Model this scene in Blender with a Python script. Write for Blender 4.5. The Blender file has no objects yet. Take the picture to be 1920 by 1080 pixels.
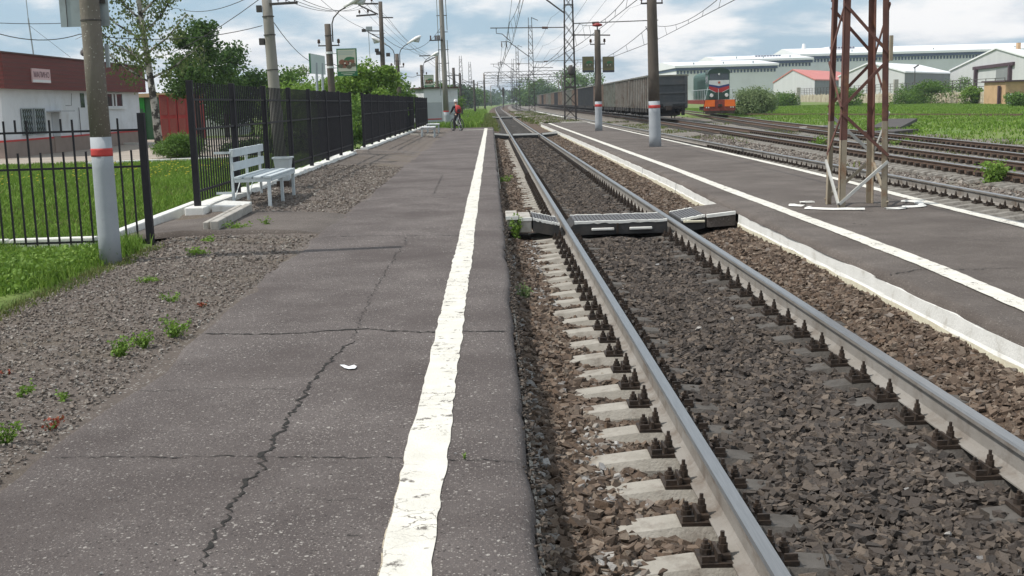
import bpy, math, random
import numpy as np
from mathutils import Vector, Matrix
R = math.radians
rng = np.random.default_rng(7); random.seed(7)
SC = bpy.context.scene
COL = SC.collection

# ------------------------------------------------------------------ camera
F, VX, VY, ROLL, CAMZ = 2150., 920., 192., 0.027, 1.6      # solved from rails, sleepers and poles
_d = np.array([(VX-960)/F, -(VY-540)/F, -1.]); _d /= np.linalg.norm(_d)
_h = np.array([math.cos(ROLL), math.sin(ROLL), 0])
_u = np.cross(_h, _d); _u /= np.linalg.norm(_u)
B = np.array([np.cross(_d, _u), _d, _u])
def ray(px, py): return B @ np.array([(px-960)/F, -(py-540)/F, -1.])
def P(px, py, z=0.):
    r = ray(px, py); t = (z-CAMZ)/r[2]; return Vector((t*r[0], t*r[1], z))
def PY(px, py, Y):
    r = ray(px, py); t = Y/r[1]; return Vector((t*r[0], Y, CAMZ+t*r[2]))
cam = bpy.data.objects.new('camera', bpy.data.cameras.new('camera')); COL.objects.link(cam)
cam.data.sensor_width = 36; cam.data.lens = F/1920*36; cam.data.clip_start = .05; cam.data.clip_end = 6000
m4 = Matrix([list(B[i])+[(0, 0, CAMZ)[i]] for i in range(3)]+[[0, 0, 0, 1]])
cam.matrix_world = m4
SC.camera = cam

# ------------------------------------------------------------------ sky and sun
SUN_EL = R(56); SUN_DIR = Vector((-.985, -.17, 0)).normalized()      # horizontal direction towards the sun
sv = Vector((SUN_DIR.x*math.cos(SUN_EL), SUN_DIR.y*math.cos(SUN_EL), math.sin(SUN_EL)))
W = bpy.data.worlds.new('World'); SC.world = W; W.use_nodes = True
nt = W.node_tree; nt.nodes.clear()
def N(nt, t, **k):
    n = nt.nodes.new(t)
    for a, b in k.items(): setattr(n, a, b)
    return n
def L(nt, a, b): nt.links.new(a, b)
out = N(nt, 'ShaderNodeOutputWorld'); bg = N(nt, 'ShaderNodeBackground'); bg.inputs[1].default_value = .088
sky = N(nt, 'ShaderNodeTexSky', sky_type='NISHITA'); sky.sun_disc = False
sky.sun_elevation = SUN_EL; sky.sun_rotation = math.atan2(SUN_DIR.x, SUN_DIR.y)
sky.air_density = 1.0; sky.dust_density = 1.6; sky.ozone_density = 1.2
tc = N(nt, 'ShaderNodeTexCoord'); sep = N(nt, 'ShaderNodeSeparateXYZ'); L(nt, tc.outputs['Generated'], sep.inputs[0])
def M(nt, op, a, b=None, c=None, clamp=False):
    n = N(nt, 'ShaderNodeMath', operation=op); n.use_clamp = clamp
    for i, v in enumerate((a, b, c)):
        if v is None: continue
        if isinstance(v, (int, float)): n.inputs[i].default_value = v
        else: L(nt, v, n.inputs[i])
    return n.outputs[0]
den = M(nt, 'ADD', M(nt, 'MAXIMUM', sep.outputs[2], 0.), .24)
cmb = N(nt, 'ShaderNodeCombineXYZ'); L(nt, M(nt, 'DIVIDE', sep.outputs[0], den), cmb.inputs[0]); L(nt, M(nt, 'DIVIDE', sep.outputs[1], den), cmb.inputs[1])
L(nt, M(nt, 'MULTIPLY', sep.outputs[2], 1.5), cmb.inputs[2])
def noise(nt, vec, scale, detail=6, rough=.55, dist=0.):
    n = N(nt, 'ShaderNodeTexNoise'); n.inputs['Scale'].default_value = scale; n.inputs['Detail'].default_value = detail
    n.inputs['Roughness'].default_value = rough; n.inputs['Distortion'].default_value = dist
    if vec is not None: L(nt, vec, n.inputs['Vector'])
    return n.outputs['Fac']
def ramp(nt, fac, stops, interp='LINEAR'):
    n = N(nt, 'ShaderNodeValToRGB'); e = n.color_ramp.elements; n.color_ramp.interpolation = interp
    while len(e) < len(stops): e.new(.5)
    for i, (p, c) in enumerate(stops):
        e[i].position = p; e[i].color = (c, c, c, 1) if isinstance(c, (int, float)) else (*c[:3], 1)
    L(nt, fac, n.inputs[0]); return n.outputs['Color']
def mixc(nt, fac, a, b, blend='MIX'):
    n = N(nt, 'ShaderNodeMix', data_type='RGBA'); n.blend_type = blend
    for s, v in ((0, fac), (6, a), (7, b)):
        if isinstance(v, (int, float)): n.inputs[s].default_value = v
        elif isinstance(v, tuple): n.inputs[s].default_value = (*v[:3], 1)
        else: L(nt, v, n.inputs[s])
    return n.outputs[2]
cl = noise(nt, cmb.outputs[0], 1.7, 9, .55, .15)
mask = ramp(nt, cl, [(.42, 0.), (.58, 1.)], 'EASE')
shade = ramp(nt, noise(nt, cmb.outputs[0], 3.4, 7, .55), [(.32, (8.9, 9.3, 9.8)), (.56, (11.4, 11.4, 11.4))], 'EASE')
skyc = mixc(nt, .72, sky.outputs[0], (5.5, 7.7, 9.6))
L(nt, mixc(nt, mask, skyc, shade), bg.inputs[0]); L(nt, bg.outputs[0], out.inputs[0])
sl = bpy.data.lights.new('sun', 'SUN'); sl.energy = 4.1; sl.angle = R(.6); sl.color = (1, .955, .89)
so = bpy.data.objects.new('sun', sl); COL.objects.link(so); so.location = (-30, -10, 60)
so.rotation_euler = sv.to_track_quat('Z', 'Y').to_euler()
vs = SC.view_settings; vs.view_transform = 'Standard'; vs.look = 'None'; vs.exposure = 0; vs.gamma = 1; vs.use_curve_mapping = False
SC.render.engine = 'CYCLES'; SC.cycles.use_denoising = True
SC.cycles.max_bounces = 6; SC.cycles.transparent_max_bounces = 8

# ------------------------------------------------------------------ materials
MAT = {}
def mat(name, c1, c2=None, scale=8., rough=.8, bump=0., bscale=None, metal=0., dirt=None, dscale=1.2, dlo=.5, dhi=.7, island=None, spec=.4, trans=0., stretch=None, speck=None, crackle=None):
    """base colour c1..c2 by noise, optional dirt stains, random tint per loose piece, bump"""
    m = bpy.data.materials.new(name); m.use_nodes = True; t = m.node_tree; t.nodes.clear()
    o = N(t, 'ShaderNodeOutputMaterial'); b = N(t, 'ShaderNodeBsdfPrincipled')
    b.inputs['Roughness'].default_value = rough; b.inputs['Metallic'].default_value = metal; b.inputs['Specular IOR Level'].default_value = spec
    g = N(t, 'ShaderNodeNewGeometry'); vec = g.outputs['Position']
    if stretch:
        mp = N(t, 'ShaderNodeMapping'); mp.inputs['Scale'].default_value = stretch; L(t, vec, mp.inputs[0]); vec = mp.outputs[0]
    c2 = c2 or tuple(x*.75 for x in c1)
    col = mixc(t, ramp(t, noise(t, vec, scale, 6, .6), [(.3, 0.), (.7, 1.)]), c1, c2)
    if island:
        stops = [(i/max(1, len(island)-1), c) for i, c in enumerate(island)]
        ic = ramp(t, g.outputs['Random Per Island'], stops)
        col = mixc(t, .92, col, ic)
    for speck in ([speck] if isinstance(speck, tuple) else (speck or [])):
        v = N(t, 'ShaderNodeTexVoronoi'); v.inputs['Scale'].default_value = speck[1]; L(t, g.outputs['Position'], v.inputs['Vector'])
        wv = N(t, 'ShaderNodeSeparateXYZ'); L(t, v.outputs['Color'], wv.inputs[0])
        pick = M(t, 'LESS_THAN', wv.outputs[0], speck[2]); near = M(t, 'LESS_THAN', v.outputs['Distance'], .42)
        col = mixc(t, M(t, 'MULTIPLY', pick, near), col, speck[0])
    if crackle:
        v = N(t, 'ShaderNodeTexVoronoi', feature='DISTANCE_TO_EDGE'); v.inputs['Scale'].default_value = crackle[1]
        nz = N(t, 'ShaderNodeTexNoise'); nz.inputs['Scale'].default_value = 11.; nz.inputs['Detail'].default_value = 4.; mp2 = N(t, 'ShaderNodeMapping'); mp2.inputs['Scale'].default_value = (.75, 1.9, 1); vm = N(t, 'ShaderNodeVectorMath', operation='MULTIPLY_ADD'); vm.inputs[1].default_value = (.16, .16, .16)
        L(t, g.outputs['Position'], nz.inputs['Vector']); L(t, nz.outputs['Color'], vm.inputs[0]); L(t, g.outputs['Position'], vm.inputs[2]); L(t, vm.outputs[0], mp2.inputs[0]); L(t, mp2.outputs[0], v.inputs['Vector'])
        gate = ramp(t, noise(t, g.outputs['Position'], 2.2, 3, .5), [(.45, 0.), (.6, 1.)])
        col = mixc(t, M(t, 'MULTIPLY', M(t, 'LESS_THAN', v.outputs['Distance'], crackle[2]), gate), col, crackle[0])
    if dirt:
        col = mixc(t, ramp(t, noise(t, g.outputs['Position'], dscale, 7, .65), [(dlo, 0.), (dhi, 1.)]), col, dirt)
    L(t, col, b.inputs['Base Color'])
    if bump:
        bn = N(t, 'ShaderNodeBump'); bn.inputs['Strength'].default_value = bump; bn.inputs['Distance'].default_value = .02
        L(t, noise(t, vec, bscale or scale*4, 6, .65), bn.inputs['Height']); L(t, bn.outputs[0], b.inputs['Normal'])
    sh = b.outputs[0]
    if trans:
        tr = N(t, 'ShaderNodeBsdfTranslucent'); L(t, col, tr.inputs['Color'])
        mx = N(t, 'ShaderNodeMixShader'); mx.inputs[0].default_value = trans; L(t, sh, mx.inputs[1]); L(t, tr.outputs[0], mx.inputs[2]); sh = mx.outputs[0]
    L(t, sh, o.inputs[0]); MAT[name] = m; return m

# asphalt: worn aggregate showing as pale specks, patchy tone
mat('asphalt', (.080, .066, .062), (.132, .113, .106), 1.7, .92, .8, 60, speck=[((.055, .046, .042), 60., .10), ((.30, .275, .25), 95., .13), ((.36, .335, .305), 52., .035), ((.20, .175, .16), 130., .2)], dirt=(.066, .052, .048), dscale=.55, dlo=.44, dhi=.72)
mat('asphalt_old', (.088, .073, .064), (.142, .121, .107), 1.6, .94, .8, 60, speck=[((.06, .05, .044), 60., .12), ((.28, .255, .225), 80., .08), ((.19, .165, .145), 120., .2)], dirt=(.070, .056, .048), dscale=.45, dlo=.44, dhi=.72)
mat('asphalt_edge', (.07, .062, .056), (.11, .10, .09), 20, .95, 1., 60)
mat('crack', (.012, .011, .010), (.03, .027, .024), 30, 1.)
mat('paint_line', (.69, .665, .60), (.57, .55, .49), 6, .8, .4, 60, dirt=(.15, .135, .12), dscale=9., dlo=.60, dhi=.65, crackle=((.20, .18, .155), 7., .022))
mat('paint_line_old', (.52, .45, .33), (.36, .31, .24), 14, .85, .4, 60, dirt=(.13, .115, .10), dscale=16., dlo=.45, dhi=.55)
mat('whitewash', (.72, .715, .68), (.62, .615, .58), 5, .8, .35, 40, dirt=(.40, .37, .31), dscale=5., dlo=.58, dhi=.80)
mat('whitewash_edge', (.70, .67, .52), (.55, .50, .38), 9, .85, .4, 40)
mat('concrete', (.42, .40, .36), (.32, .30, .27), 6, .9, .4, 40, dirt=(.20, .18, .155), dscale=4.)
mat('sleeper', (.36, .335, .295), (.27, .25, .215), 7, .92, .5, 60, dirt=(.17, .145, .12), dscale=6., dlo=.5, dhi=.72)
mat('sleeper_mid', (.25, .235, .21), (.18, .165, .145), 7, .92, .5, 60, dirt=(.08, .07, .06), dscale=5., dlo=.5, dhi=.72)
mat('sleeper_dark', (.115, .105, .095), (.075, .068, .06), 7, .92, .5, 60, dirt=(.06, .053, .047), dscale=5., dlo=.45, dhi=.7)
mat('pole_concrete', (.20, .178, .150), (.145, .128, .107), 5, .93, .6, 45, speck=((.36, .34, .30), 60., .08), stretch=(1, 1, .45))
mat('pole_concrete_dark', (.125, .105, .088), (.085, .072, .06), 5, .93, .6, 45, stretch=(1, 1, .45))
mat('pole_concrete_light', (.30, .285, .26), (.225, .21, .19), 3, .93, .5, 45, stretch=(1, 1, .3))
mat('pole_grey_paint', (.35, .375, .40), (.30, .325, .35), 4, .7, .15, 50, dirt=(.23, .22, .21), dscale=3., dlo=.62, dhi=.85)
mat('pole_red_paint', (.55, .055, .05), (.42, .05, .045), 9, .7, .15, 50)
mat('rail_top', (.44, .43, .42), (.34, .335, .33), 5, .36, 0, metal=1., stretch=(30, 1, 1))
mat('rail_side', (.27, .255, .235), (.19, .172, .15), 3, .8, .25, 50, dirt=(.115, .088, .066), dscale=3.5, dlo=.5, dhi=.75)
mat('rail_rusty', (.125, .082, .058), (.085, .055, .04), 6, .85, .4, 50)
mat('iron_dark', (.028, .023, .020), (.068, .047, .034), 20, .6, .3, 60, metal=.3)
mat('fence_black', (.016, .015, .019), (.024, .022, .027), 6, .6, .1, spec=.2)
mat('rubber', (.026, .026, .028), (.045, .044, .044), 8, .8, .4, 60, dirt=(.075, .066, .056), dscale=3., dlo=.5, dhi=.8)
mat('rubber_rib', (.085, .088, .095), (.12, .12, .125), 8, .75, .4, 60)
mat('soil', (.085, .066, .05), (.13, .103, .078), 4, 1., .8, 30)
BR = [(.042, .03, .022), (.10, .07, .05), (.16, .118, .088), (.07, .049, .036), (.25, .20, .155), (.06, .043, .033), (.13, .088, .06), (.19, .165, .145)]
GR = [(.036, .03, .026), (.075, .061, .052), (.05, .042, .037), (.115, .093, .076), (.042, .037, .034), (.085, .066, .053), (.15, .12, .095), (.06, .05, .043)]
PA = [(.21, .205, .195), (.31, .30, .295), (.15, .135, .12), (.26, .235, .205), (.38, .37, .355), (.19, .17, .155)]
MX = [(.135, .112, .096), (.20, .168, .145), (.09, .073, .061), (.29, .26, .225), (.165, .132, .108), (.12, .10, .086), (.38, .355, .32)]
mat('stone_brown', BR[1], BR[3], 30, .95, .5, 90, island=BR)
mat('stone_dark', GR[1], GR[2], 30, .95, .5, 90, island=GR)
mat('stone_pale', PA[1], PA[3], 30, .95, .5, 90, island=PA)
mat('stone_mixed', MX[1], MX[0], 30, .95, .5, 90, island=MX)
mat('ballast_brown', (.105, .07, .047), (.055, .038, .028), 26, 1., 1., 32, speck=((.21, .155, .115), 26., .3))
mat('ballast_dark', (.065, .053, .044), (.036, .03, .026), 26, 1., 1., 32, speck=((.13, .108, .09), 26., .25))
mat('ballast_grey', (.20, .178, .155), (.125, .108, .092), 12, 1., 1., 20, speck=((.33, .31, .28), 20., .25), dirt=(.09, .082, .05), dscale=.5, dlo=.52, dhi=.72)
mat('gravel_fine', (.155, .128, .110), (.10, .082, .070), 14, 1., 1., 60, speck=((.31, .29, .265), 55., .16), dirt=(.115, .092, .062), dscale=.8, dlo=.5, dhi=.75)
GRS = [(.085, .165, .022), (.14, .245, .034), (.18, .29, .045), (.11, .20, .028), (.23, .31, .065)]
mat('grass', (.13, .23, .034), (.09, .165, .024), 2, .75, island=GRS, trans=.3, spec=.2)
GRD = [(.085, .11, .03), (.14, .17, .045), (.06, .12, .025), (.19, .175, .075), (.11, .15, .035)]
mat('grass_dry', (.12, .14, .04), (.07, .10, .025), 2, .8, island=GRD, trans=.3, spec=.2)
mat('lawn_soil', (.055, .115, .022), (.085, .15, .032), 1.3, 1., .8, 18, dirt=(.14, .15, .05), dscale=.35, dlo=.52, dhi=.74)
mat('field_soil', (.10, .165, .032), (.14, .195, .045), .35, 1., .8, 8, dirt=(.15, .15, .06), dscale=.09, dlo=.5, dhi=.7)
mat('leaf_dark', (0.047, 0.106, 0.021), (0.068, 0.138, 0.025), 1, .6, island=[(0.034, 0.077, 0.016), (0.068, 0.131, 0.025), (0.047, 0.106, 0.020), (0.101, 0.181, 0.034)], trans=.28, spec=.3)
mat('leaf_mid', (0.081, 0.163, 0.028), (0.108, 0.200, 0.034), 1, .6, island=[(0.061, 0.125, 0.023), (0.115, 0.213, 0.034), (0.088, 0.169, 0.028), (0.155, 0.250, 0.046)], trans=.3, spec=.3)
mat('leaf_light', (0.135, 0.237, 0.034), (0.176, 0.288, 0.046), 1, .6, island=[(0.101, 0.188, 0.030), (0.182, 0.300, 0.046), (0.135, 0.237, 0.034), (0.230, 0.338, 0.063)], trans=.32, spec=.3)
mat('leaf_willow', (0.162, 0.225, 0.098), (0.203, 0.275, 0.115), 1, .6, island=[(0.121, 0.188, 0.069), (0.216, 0.281, 0.127), (0.162, 0.225, 0.092), (0.270, 0.325, 0.161)], trans=.3, spec=.3)
mat('leaf_birch', (0.101, 0.150, 0.046), (0.135, 0.188, 0.057), 1, .6, island=[(0.068, 0.106, 0.032), (0.135, 0.181, 0.052), (0.101, 0.144, 0.040), (0.176, 0.213, 0.075)], trans=.28, spec=.3)
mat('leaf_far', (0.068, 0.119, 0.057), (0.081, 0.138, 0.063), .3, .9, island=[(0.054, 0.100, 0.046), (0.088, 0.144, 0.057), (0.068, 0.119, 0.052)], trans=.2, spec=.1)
mat('leaf_red', (.20, .035, .02), (.28, .06, .03), 3, .7, trans=.2)
mat('flower', (.75, .60, .05), (.65, .55, .08), 3, .7)
mat('bark', (.085, .07, .055), (.05, .042, .034), 10, .95, .8, 40)
mat('bark_birch', (.42, .40, .36), (.32, .30, .27), 3, .9, .3, 30, dirt=(.04, .035, .03), dscale=3.5, dlo=.46, dhi=.54)
mat('bench_paint', (.56, .61, .63), (.48, .53, .55), 5, .6, .15, 40, dirt=(.33, .34, .33), dscale=7., dlo=.6, dhi=.8)
mat('white_paint', (.76, .77, .78), (.68, .69, .71), 3, .6, .1, dirt=(.5, .48, .44), dscale=2., dlo=.6, dhi=.85)
mat('wall_white', (.70, .72, .75), (.63, .65, .68), 1.2, .9, .25, 20, dirt=(.50, .50, .50), dscale=.7, dlo=.55, dhi=.8)
mat('wall_grey', (.47, .49, .52), (.42, .44, .47), 1.5, .9, .2, 20)
mat('plinth', (.33, .255, .22), (.27, .21, .18), 2, .9, .3, 20)
mat('stripe_red', (.55, .05, .045), (.45, .045, .04), 3, .7)
mat('fascia_maroon', (.165, .036, .032), (.125, .028, .026), 1.5, .65, .2, 8, stretch=(.6, .6, 8))
mat('roof_trim', (.10, .045, .04), (.075, .035, .03), 4, .6)
mat('sign_pink', (.66, .46, .48), (.60, .42, .44), 3, .7)
mat('sign_text', (.13, .05, .07), (.10, .04, .06), 3, .7)
mat('glass_dark', (.035, .045, .055), (.06, .075, .085), 1.5, .08, spec=.8)
mat('green_panel', (.02, .30, .035), (.018, .25, .03), 2, .6)
mat('green_panel_dark', (.05, .14, .07), (.04, .11, .06), 2, .6)
mat('red_panel', (.42, .055, .045), (.34, .045, .04), 2, .6)
mat('red_mesh', (.26, .065, .05), (.20, .05, .04), 12, .8)
mat('tan_roof', (.50, .36, .20), (.42, .30, .17), 3, .8)
mat('pavers', (.36, .315, .265), (.29, .25, .21), 1.6, .95, .4, 20, dirt=(.20, .17, .14), dscale=.6)
mat('steel_grey', (.36, .40, .41), (.30, .335, .345), 4, .55, .1, metal=.2)
mat('sign_back', (.36, .41, .43), (.31, .355, .37), 2, .55, .1, metal=.2, dirt=(.25, .27, .27), dscale=3.)
mat('sign_pale', (.52, .60, .57), (.45, .53, .50), 3, .6)
mat('sign_mark', (.30, .40, .38), (.26, .36, .34), 3, .6)
mat('poster_cream', (.50, .51, .42), (.43, .45, .37), 2, .6)
mat('poster_green', (.035, .16, .07), (.03, .13, .06), 3, .6)
mat('poster_red', (.24, .10, .065), (.17, .085, .055), 5, .6)
mat('poster_dark', (.07, .08, .055), (.12, .11, .07), 8, .6)
mat('poster_olive', (.155, .145, .075), (.12, .11, .06), 3, .6)
mat('poster_navy', (.055, .06, .085), (.045, .05, .07), 3, .6)
mat('poster_text', (.60, .62, .52), (.55, .57, .47), 3, .6)
mat('lamp_white', (.74, .75, .75), (.66, .67, .67), 4, .4, dirt=(.5, .49, .46), dscale=5.)
mat('lamp_glass', (.52, .55, .56), (.45, .48, .49), 4, .15, spec=.7)
mat('lamp_red', (.30, .035, .03), (.22, .03, .03), 4, .5)
mat('porcelain', (.10, .055, .04), (.08, .045, .035), 4, .25)
mat('mast_rust', (.16, .075, .055), (.105, .05, .045), 3, .85, .3, 50, dirt=(.25, .125, .06), dscale=2.5, dlo=.55, dhi=.72)
mat('mast_pale', (.33, .285, .215), (.26, .215, .155), 4, .85, .3, 50, dirt=(.24, .12, .06), dscale=4., dlo=.52, dhi=.7)
mat('mast_silver', (.50, .50, .47), (.40, .40, .38), 4, .7, .2, 50)
mat('mast_grey', (.055, .05, .048), (.08, .07, .065), 2, .8)
mat('wire', (.03, .03, .032), (.045, .045, .045), 2, .6, metal=.3)
# ------------------------------------------------------------------ helpers
ORG = {}
def link(o, parent=None):
    COL.objects.link(o)
    if parent is not None: o.parent = parent
    return o
def tag(o, label=None, cat=None, group=None, kind=None):
    for k, v in (('label', label), ('category', cat), ('group', group), ('kind', kind)):
        if v: o[k] = v
    return o
def thing(name, label, cat, loc=(0, 0, 0), rotz=0., group=None, local=False):
    """Empty at the base of a thing; its parts are given in world metres unless local"""
    o = link(bpy.data.objects.new(name, None)); o.location = loc; o.rotation_euler.z = rotz; o.empty_display_size = .2
    ORG[o.name] = Vector((0, 0, 0)) if local else Vector(loc)
    return tag(o, label, cat, group)
class MB:
    def __init__(s): s.v = []; s.f = []; s.m = []
    def add(s, vs, fs, mi=0):
        o = len(s.v); s.v += [tuple(v) for v in vs]; s.f += [tuple(i+o for i in f) for f in fs]; s.m += [mi]*len(fs); return s
    def obox(s, c, ax, ay, az, mi=0):
        c = Vector(c); ax = Vector(ax); ay = Vector(ay); az = Vector(az)
        vs = [c+ax*i+ay*j+az*k for k in (-1, 1) for j in (-1, 1) for i in (-1, 1)]
        return s.add(vs, [(0, 2, 3, 1), (4, 5, 7, 6), (0, 1, 5, 4), (2, 6, 7, 3), (0, 4, 6, 2), (1, 3, 7, 5)], mi)
    def box(s, x0, x1, y0, y1, z0, z1, mi=0):
        return s.obox(((x0+x1)/2, (y0+y1)/2, (z0+z1)/2), (abs(x1-x0)/2, 0, 0), (0, abs(y1-y0)/2, 0), (0, 0, abs(z1-z0)/2), mi)
    def bar(s, a, b, w, h=None, mi=0, up=(0, 0, 1)):
        a = Vector(a); b = Vector(b); d = b-a; h = h or w; u = Vector(up)
        if abs(d.normalized().dot(u)) > .98: u = Vector((0, 1, 0))
        x = d.cross(u).normalized(); y = x.cross(d).normalized()
        return s.obox((a+b)/2, x*(w/2), d/2, y*(h/2), mi)
    def tube(s, pts, r, n=8, mi=0, cap=True):
        pts = [Vector(p) for p in pts]; rr = r if isinstance(r, (list, tuple)) else [r]*len(pts)
        o = len(s.v); prev = None
        for i, p in enumerate(pts):
            d = (pts[min(i+1, len(pts)-1)]-pts[max(i-1, 0)]).normalized()
            u = Vector((0, 0, 1)) if abs(d.z) < .95 else Vector((0, 1, 0))
            x = d.cross(u).normalized()
            if prev is not None: x = (prev-d*prev.dot(d)).normalized()
            prev = x; y = d.cross(x)
            for k in range(n):
                a = 2*math.pi*k/n; s.v.append(tuple(p+(x*math.cos(a)+y*math.sin(a))*rr[i]))
        for i in range(len(pts)-1):
            for k in range(n):
                a = o+i*n+k; b = o+i*n+(k+1) % n; s.f.append((a, b, b+n, a+n)); s.m.append(mi)
        if cap:
            s.f.append(tuple(o+k for k in range(n))[::-1]); s.f.append(tuple(o+(len(pts)-1)*n+k for k in range(n))); s.m += [mi, mi]
        return s
    def prism(s, pts, vec, mi=0):
        """planar polygon extruded along vec"""
        n = len(pts); v = Vector(vec); vs = [Vector(p) for p in pts]; vs += [p+v for p in vs]
        return s.add(vs, [tuple(range(n))[::-1], tuple(range(n, 2*n))]+[(i, (i+1) % n, (i+1) % n+n, i+n) for i in range(n)], mi)
    def mesh(s, name, mats, org=Vector((0, 0, 0)), smooth=False):
        me = bpy.data.meshes.new(name)
        me.from_pydata([(a-org[0], b-org[1], c-org[2]) for a, b, c in s.v], [], s.f)
        for q in (mats if isinstance(mats, (list, tuple)) else [mats]): me.materials.append(MAT[q])
        if any(s.m): me.polygons.foreach_set('material_index', s.m)
        if smooth: me.polygons.foreach_set('use_smooth', [True]*len(s.f))
        me.update(); return me
    def build(s, name, mats, parent=None, smooth=False, bevel=0.):
        org = ORG.get(parent.name, Vector((0, 0, 0))) if parent is not None else Vector((0, 0, 0))
        o = link(bpy.data.objects.new(name, s.mesh(name, mats, org, smooth)), parent); ORG[o.name] = org
        if bevel:
            b = o.modifiers.new('bevel', 'BEVEL'); b.width = bevel; b.segments = 2; b.limit_method = 'ANGLE'
        return o
    def solo(s, name, mats, label, cat, group=None, smooth=False, bevel=0., base=None):
        """a thing that is one mesh, its origin at its base"""
        v = np.array(s.v); org = Vector(base) if base is not None else Vector((v[:, 0].mean(), v[:, 1].mean(), v[:, 2].min()))
        o = link(bpy.data.objects.new(name, s.mesh(name, mats, org, smooth))); o.location = org; ORG[o.name] = org
        if bevel:
            b = o.modifiers.new('bevel', 'BEVEL'); b.width = bevel; b.segments = 2; b.limit_method = 'ANGLE'
        return tag(o, label, cat, group)
def npmesh(name, V, Fc, mats, midx=None):
    """V (n,3), Fc (m,k) -> mesh, fast"""
    me = bpy.data.meshes.new(name); k = Fc.shape[1]
    me.vertices.add(len(V)); me.vertices.foreach_set('co', V.astype(np.float32).ravel())
    me.loops.add(Fc.size); me.loops.foreach_set('vertex_index', Fc.astype(np.int32).ravel())
    me.polygons.add(len(Fc)); me.polygons.foreach_set('loop_start', np.arange(0, Fc.size, k, dtype=np.int32))
    for q in mats: me.materials.append(MAT[q])
    if midx is not None: me.polygons.foreach_set('material_index', midx.astype(np.int32))
    me.update(calc_edges=True); return me
def copy_tree(o, parent=None):
    c = o.copy(); COL.objects.link(c); c.parent = parent
    ORG[c.name] = ORG.get(o.name, Vector((0, 0, 0)))
    for ch in list(o.children): copy_tree(ch, c)
    return c
def struct(o, label=None): return tag(o, label, kind='structure')
def euler_mats(a, b, c):
    ca, sa, cb, sb, cc, sc_ = np.cos(a), np.sin(a), np.cos(b), np.sin(b), np.cos(c), np.sin(c)
    Rz = np.zeros((len(a), 3, 3)); Rz[:, 0, 0] = ca; Rz[:, 0, 1] = -sa; Rz[:, 1, 0] = sa; Rz[:, 1, 1] = ca; Rz[:, 2, 2] = 1
    Rx = np.zeros_like(Rz); Rx[:, 0, 0] = 1; Rx[:, 1, 1] = cb; Rx[:, 1, 2] = -sb; Rx[:, 2, 1] = sb; Rx[:, 2, 2] = cb
    Ry = np.zeros_like(Rz); Ry[:, 1, 1] = 1; Ry[:, 0, 0] = cc; Ry[:, 0, 2] = sc_; Ry[:, 2, 0] = -sc_; Ry[:, 2, 2] = cc
    return Rz@Rx@Ry
CUBE = np.array([[i, j, k] for k in (-1, 1) for j in (-1, 1) for i in (-1, 1)], float)
CUBEF = np.array([(0, 2, 3), (0, 3, 1), (4, 5, 7), (4, 7, 6), (0, 1, 5), (0, 5, 4), (2, 6, 7), (2, 7, 3), (0, 4, 6), (0, 6, 2), (1, 3, 7), (1, 7, 5)])
def stones(name, pts, size, label, cat, matname, flat=.5):
    """crushed stones: skewed angular blocks, one loose piece each"""
    n = len(pts); s = size*np.clip(rng.lognormal(0, .3, n), .45, 1.6)
    v = CUBE[None]*(1+rng.uniform(-.6, .25, (n, 8, 3)))*np.array([1.05, .74, flat])[None, None]*(s/2)[:, None, None]
    v = np.einsum('nij,nkj->nki', euler_mats(rng.uniform(0, 6.28, n), rng.normal(0, .38, n), rng.normal(0, .38, n)), v)+pts[:, None, :]
    Fc = (CUBEF[None]+(np.arange(n)*8)[:, None, None]).reshape(-1, 3)
    o = link(bpy.data.objects.new(name, npmesh(name, v.reshape(-1, 3), Fc, [matname])))
    o.data.polygons.foreach_set('use_smooth', np.zeros(len(o.data.polygons), bool)); o.data.update()
    return tag(o, label, cat, kind='stuff')
def blades(name, pts, h, label, cat, matname, w=.012, lean=.5, per=1, spread=.03):
    """grass: bent two-quad blades"""
    if per > 1: pts = np.repeat(pts, per, 0)+np.c_[rng.normal(0, spread, (len(pts)*per, 2)), np.zeros(len(pts)*per)]
    n = len(pts); H = (h if np.ndim(h) else np.full(n//per, h)); H = np.repeat(H, per) if len(H) != n else H
    H = H*rng.uniform(.5, 1.25, n); a = rng.uniform(0, 6.28, n); ln = np.abs(rng.normal(0, lean, n))*H; b = a+rng.normal(0, .5, n)
    d = np.c_[np.cos(a), np.sin(a), np.zeros(n)]*(w*rng.uniform(.6, 1.5, n))[:, None]; l = np.c_[np.cos(b+1.57), np.sin(b+1.57), np.zeros(n)]*ln[:, None]
    up = np.c_[np.zeros((n, 2)), H]
    v = np.stack([pts-d*.5, pts+d*.5, pts+up*.55+l*.35+d*.4, pts+up*.55+l*.35-d*.4, pts+up*.95+l], 1)
    Fc = np.concatenate([np.array([[0, 1, 2], [0, 2, 3], [3, 2, 4]])[None]+(np.arange(n)*5)[:, None, None]]).reshape(-1, 3)
    o = link(bpy.data.objects.new(name, npmesh(name, v.reshape(-1, 3), Fc, [matname])))
    return tag(o, label, cat, kind='stuff')
def leaf_mesh(name, cen, size, matname, flat=0., droop=0.):
    n = len(cen); s = size*rng.uniform(.6, 1.4, n)
    q = np.array([[-.5, 0, 0], [0, -.34, .06], [.5, 0, 0], [0, .34, .06]])
    v = q[None]*s[:, None, None]
    b = rng.normal(0, .9, n); c = rng.normal(0, .9, n)
    if droop: c = rng.normal(1.3, .35, n)
    v = np.einsum('nij,nkj->nki', euler_mats(rng.uniform(0, 6.28, n), b, c), v)+cen[:, None, :]
    return npmesh(name, v.reshape(-1, 3), (np.arange(n)*4)[:, None]+np.arange(4)[None], [matname])
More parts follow.
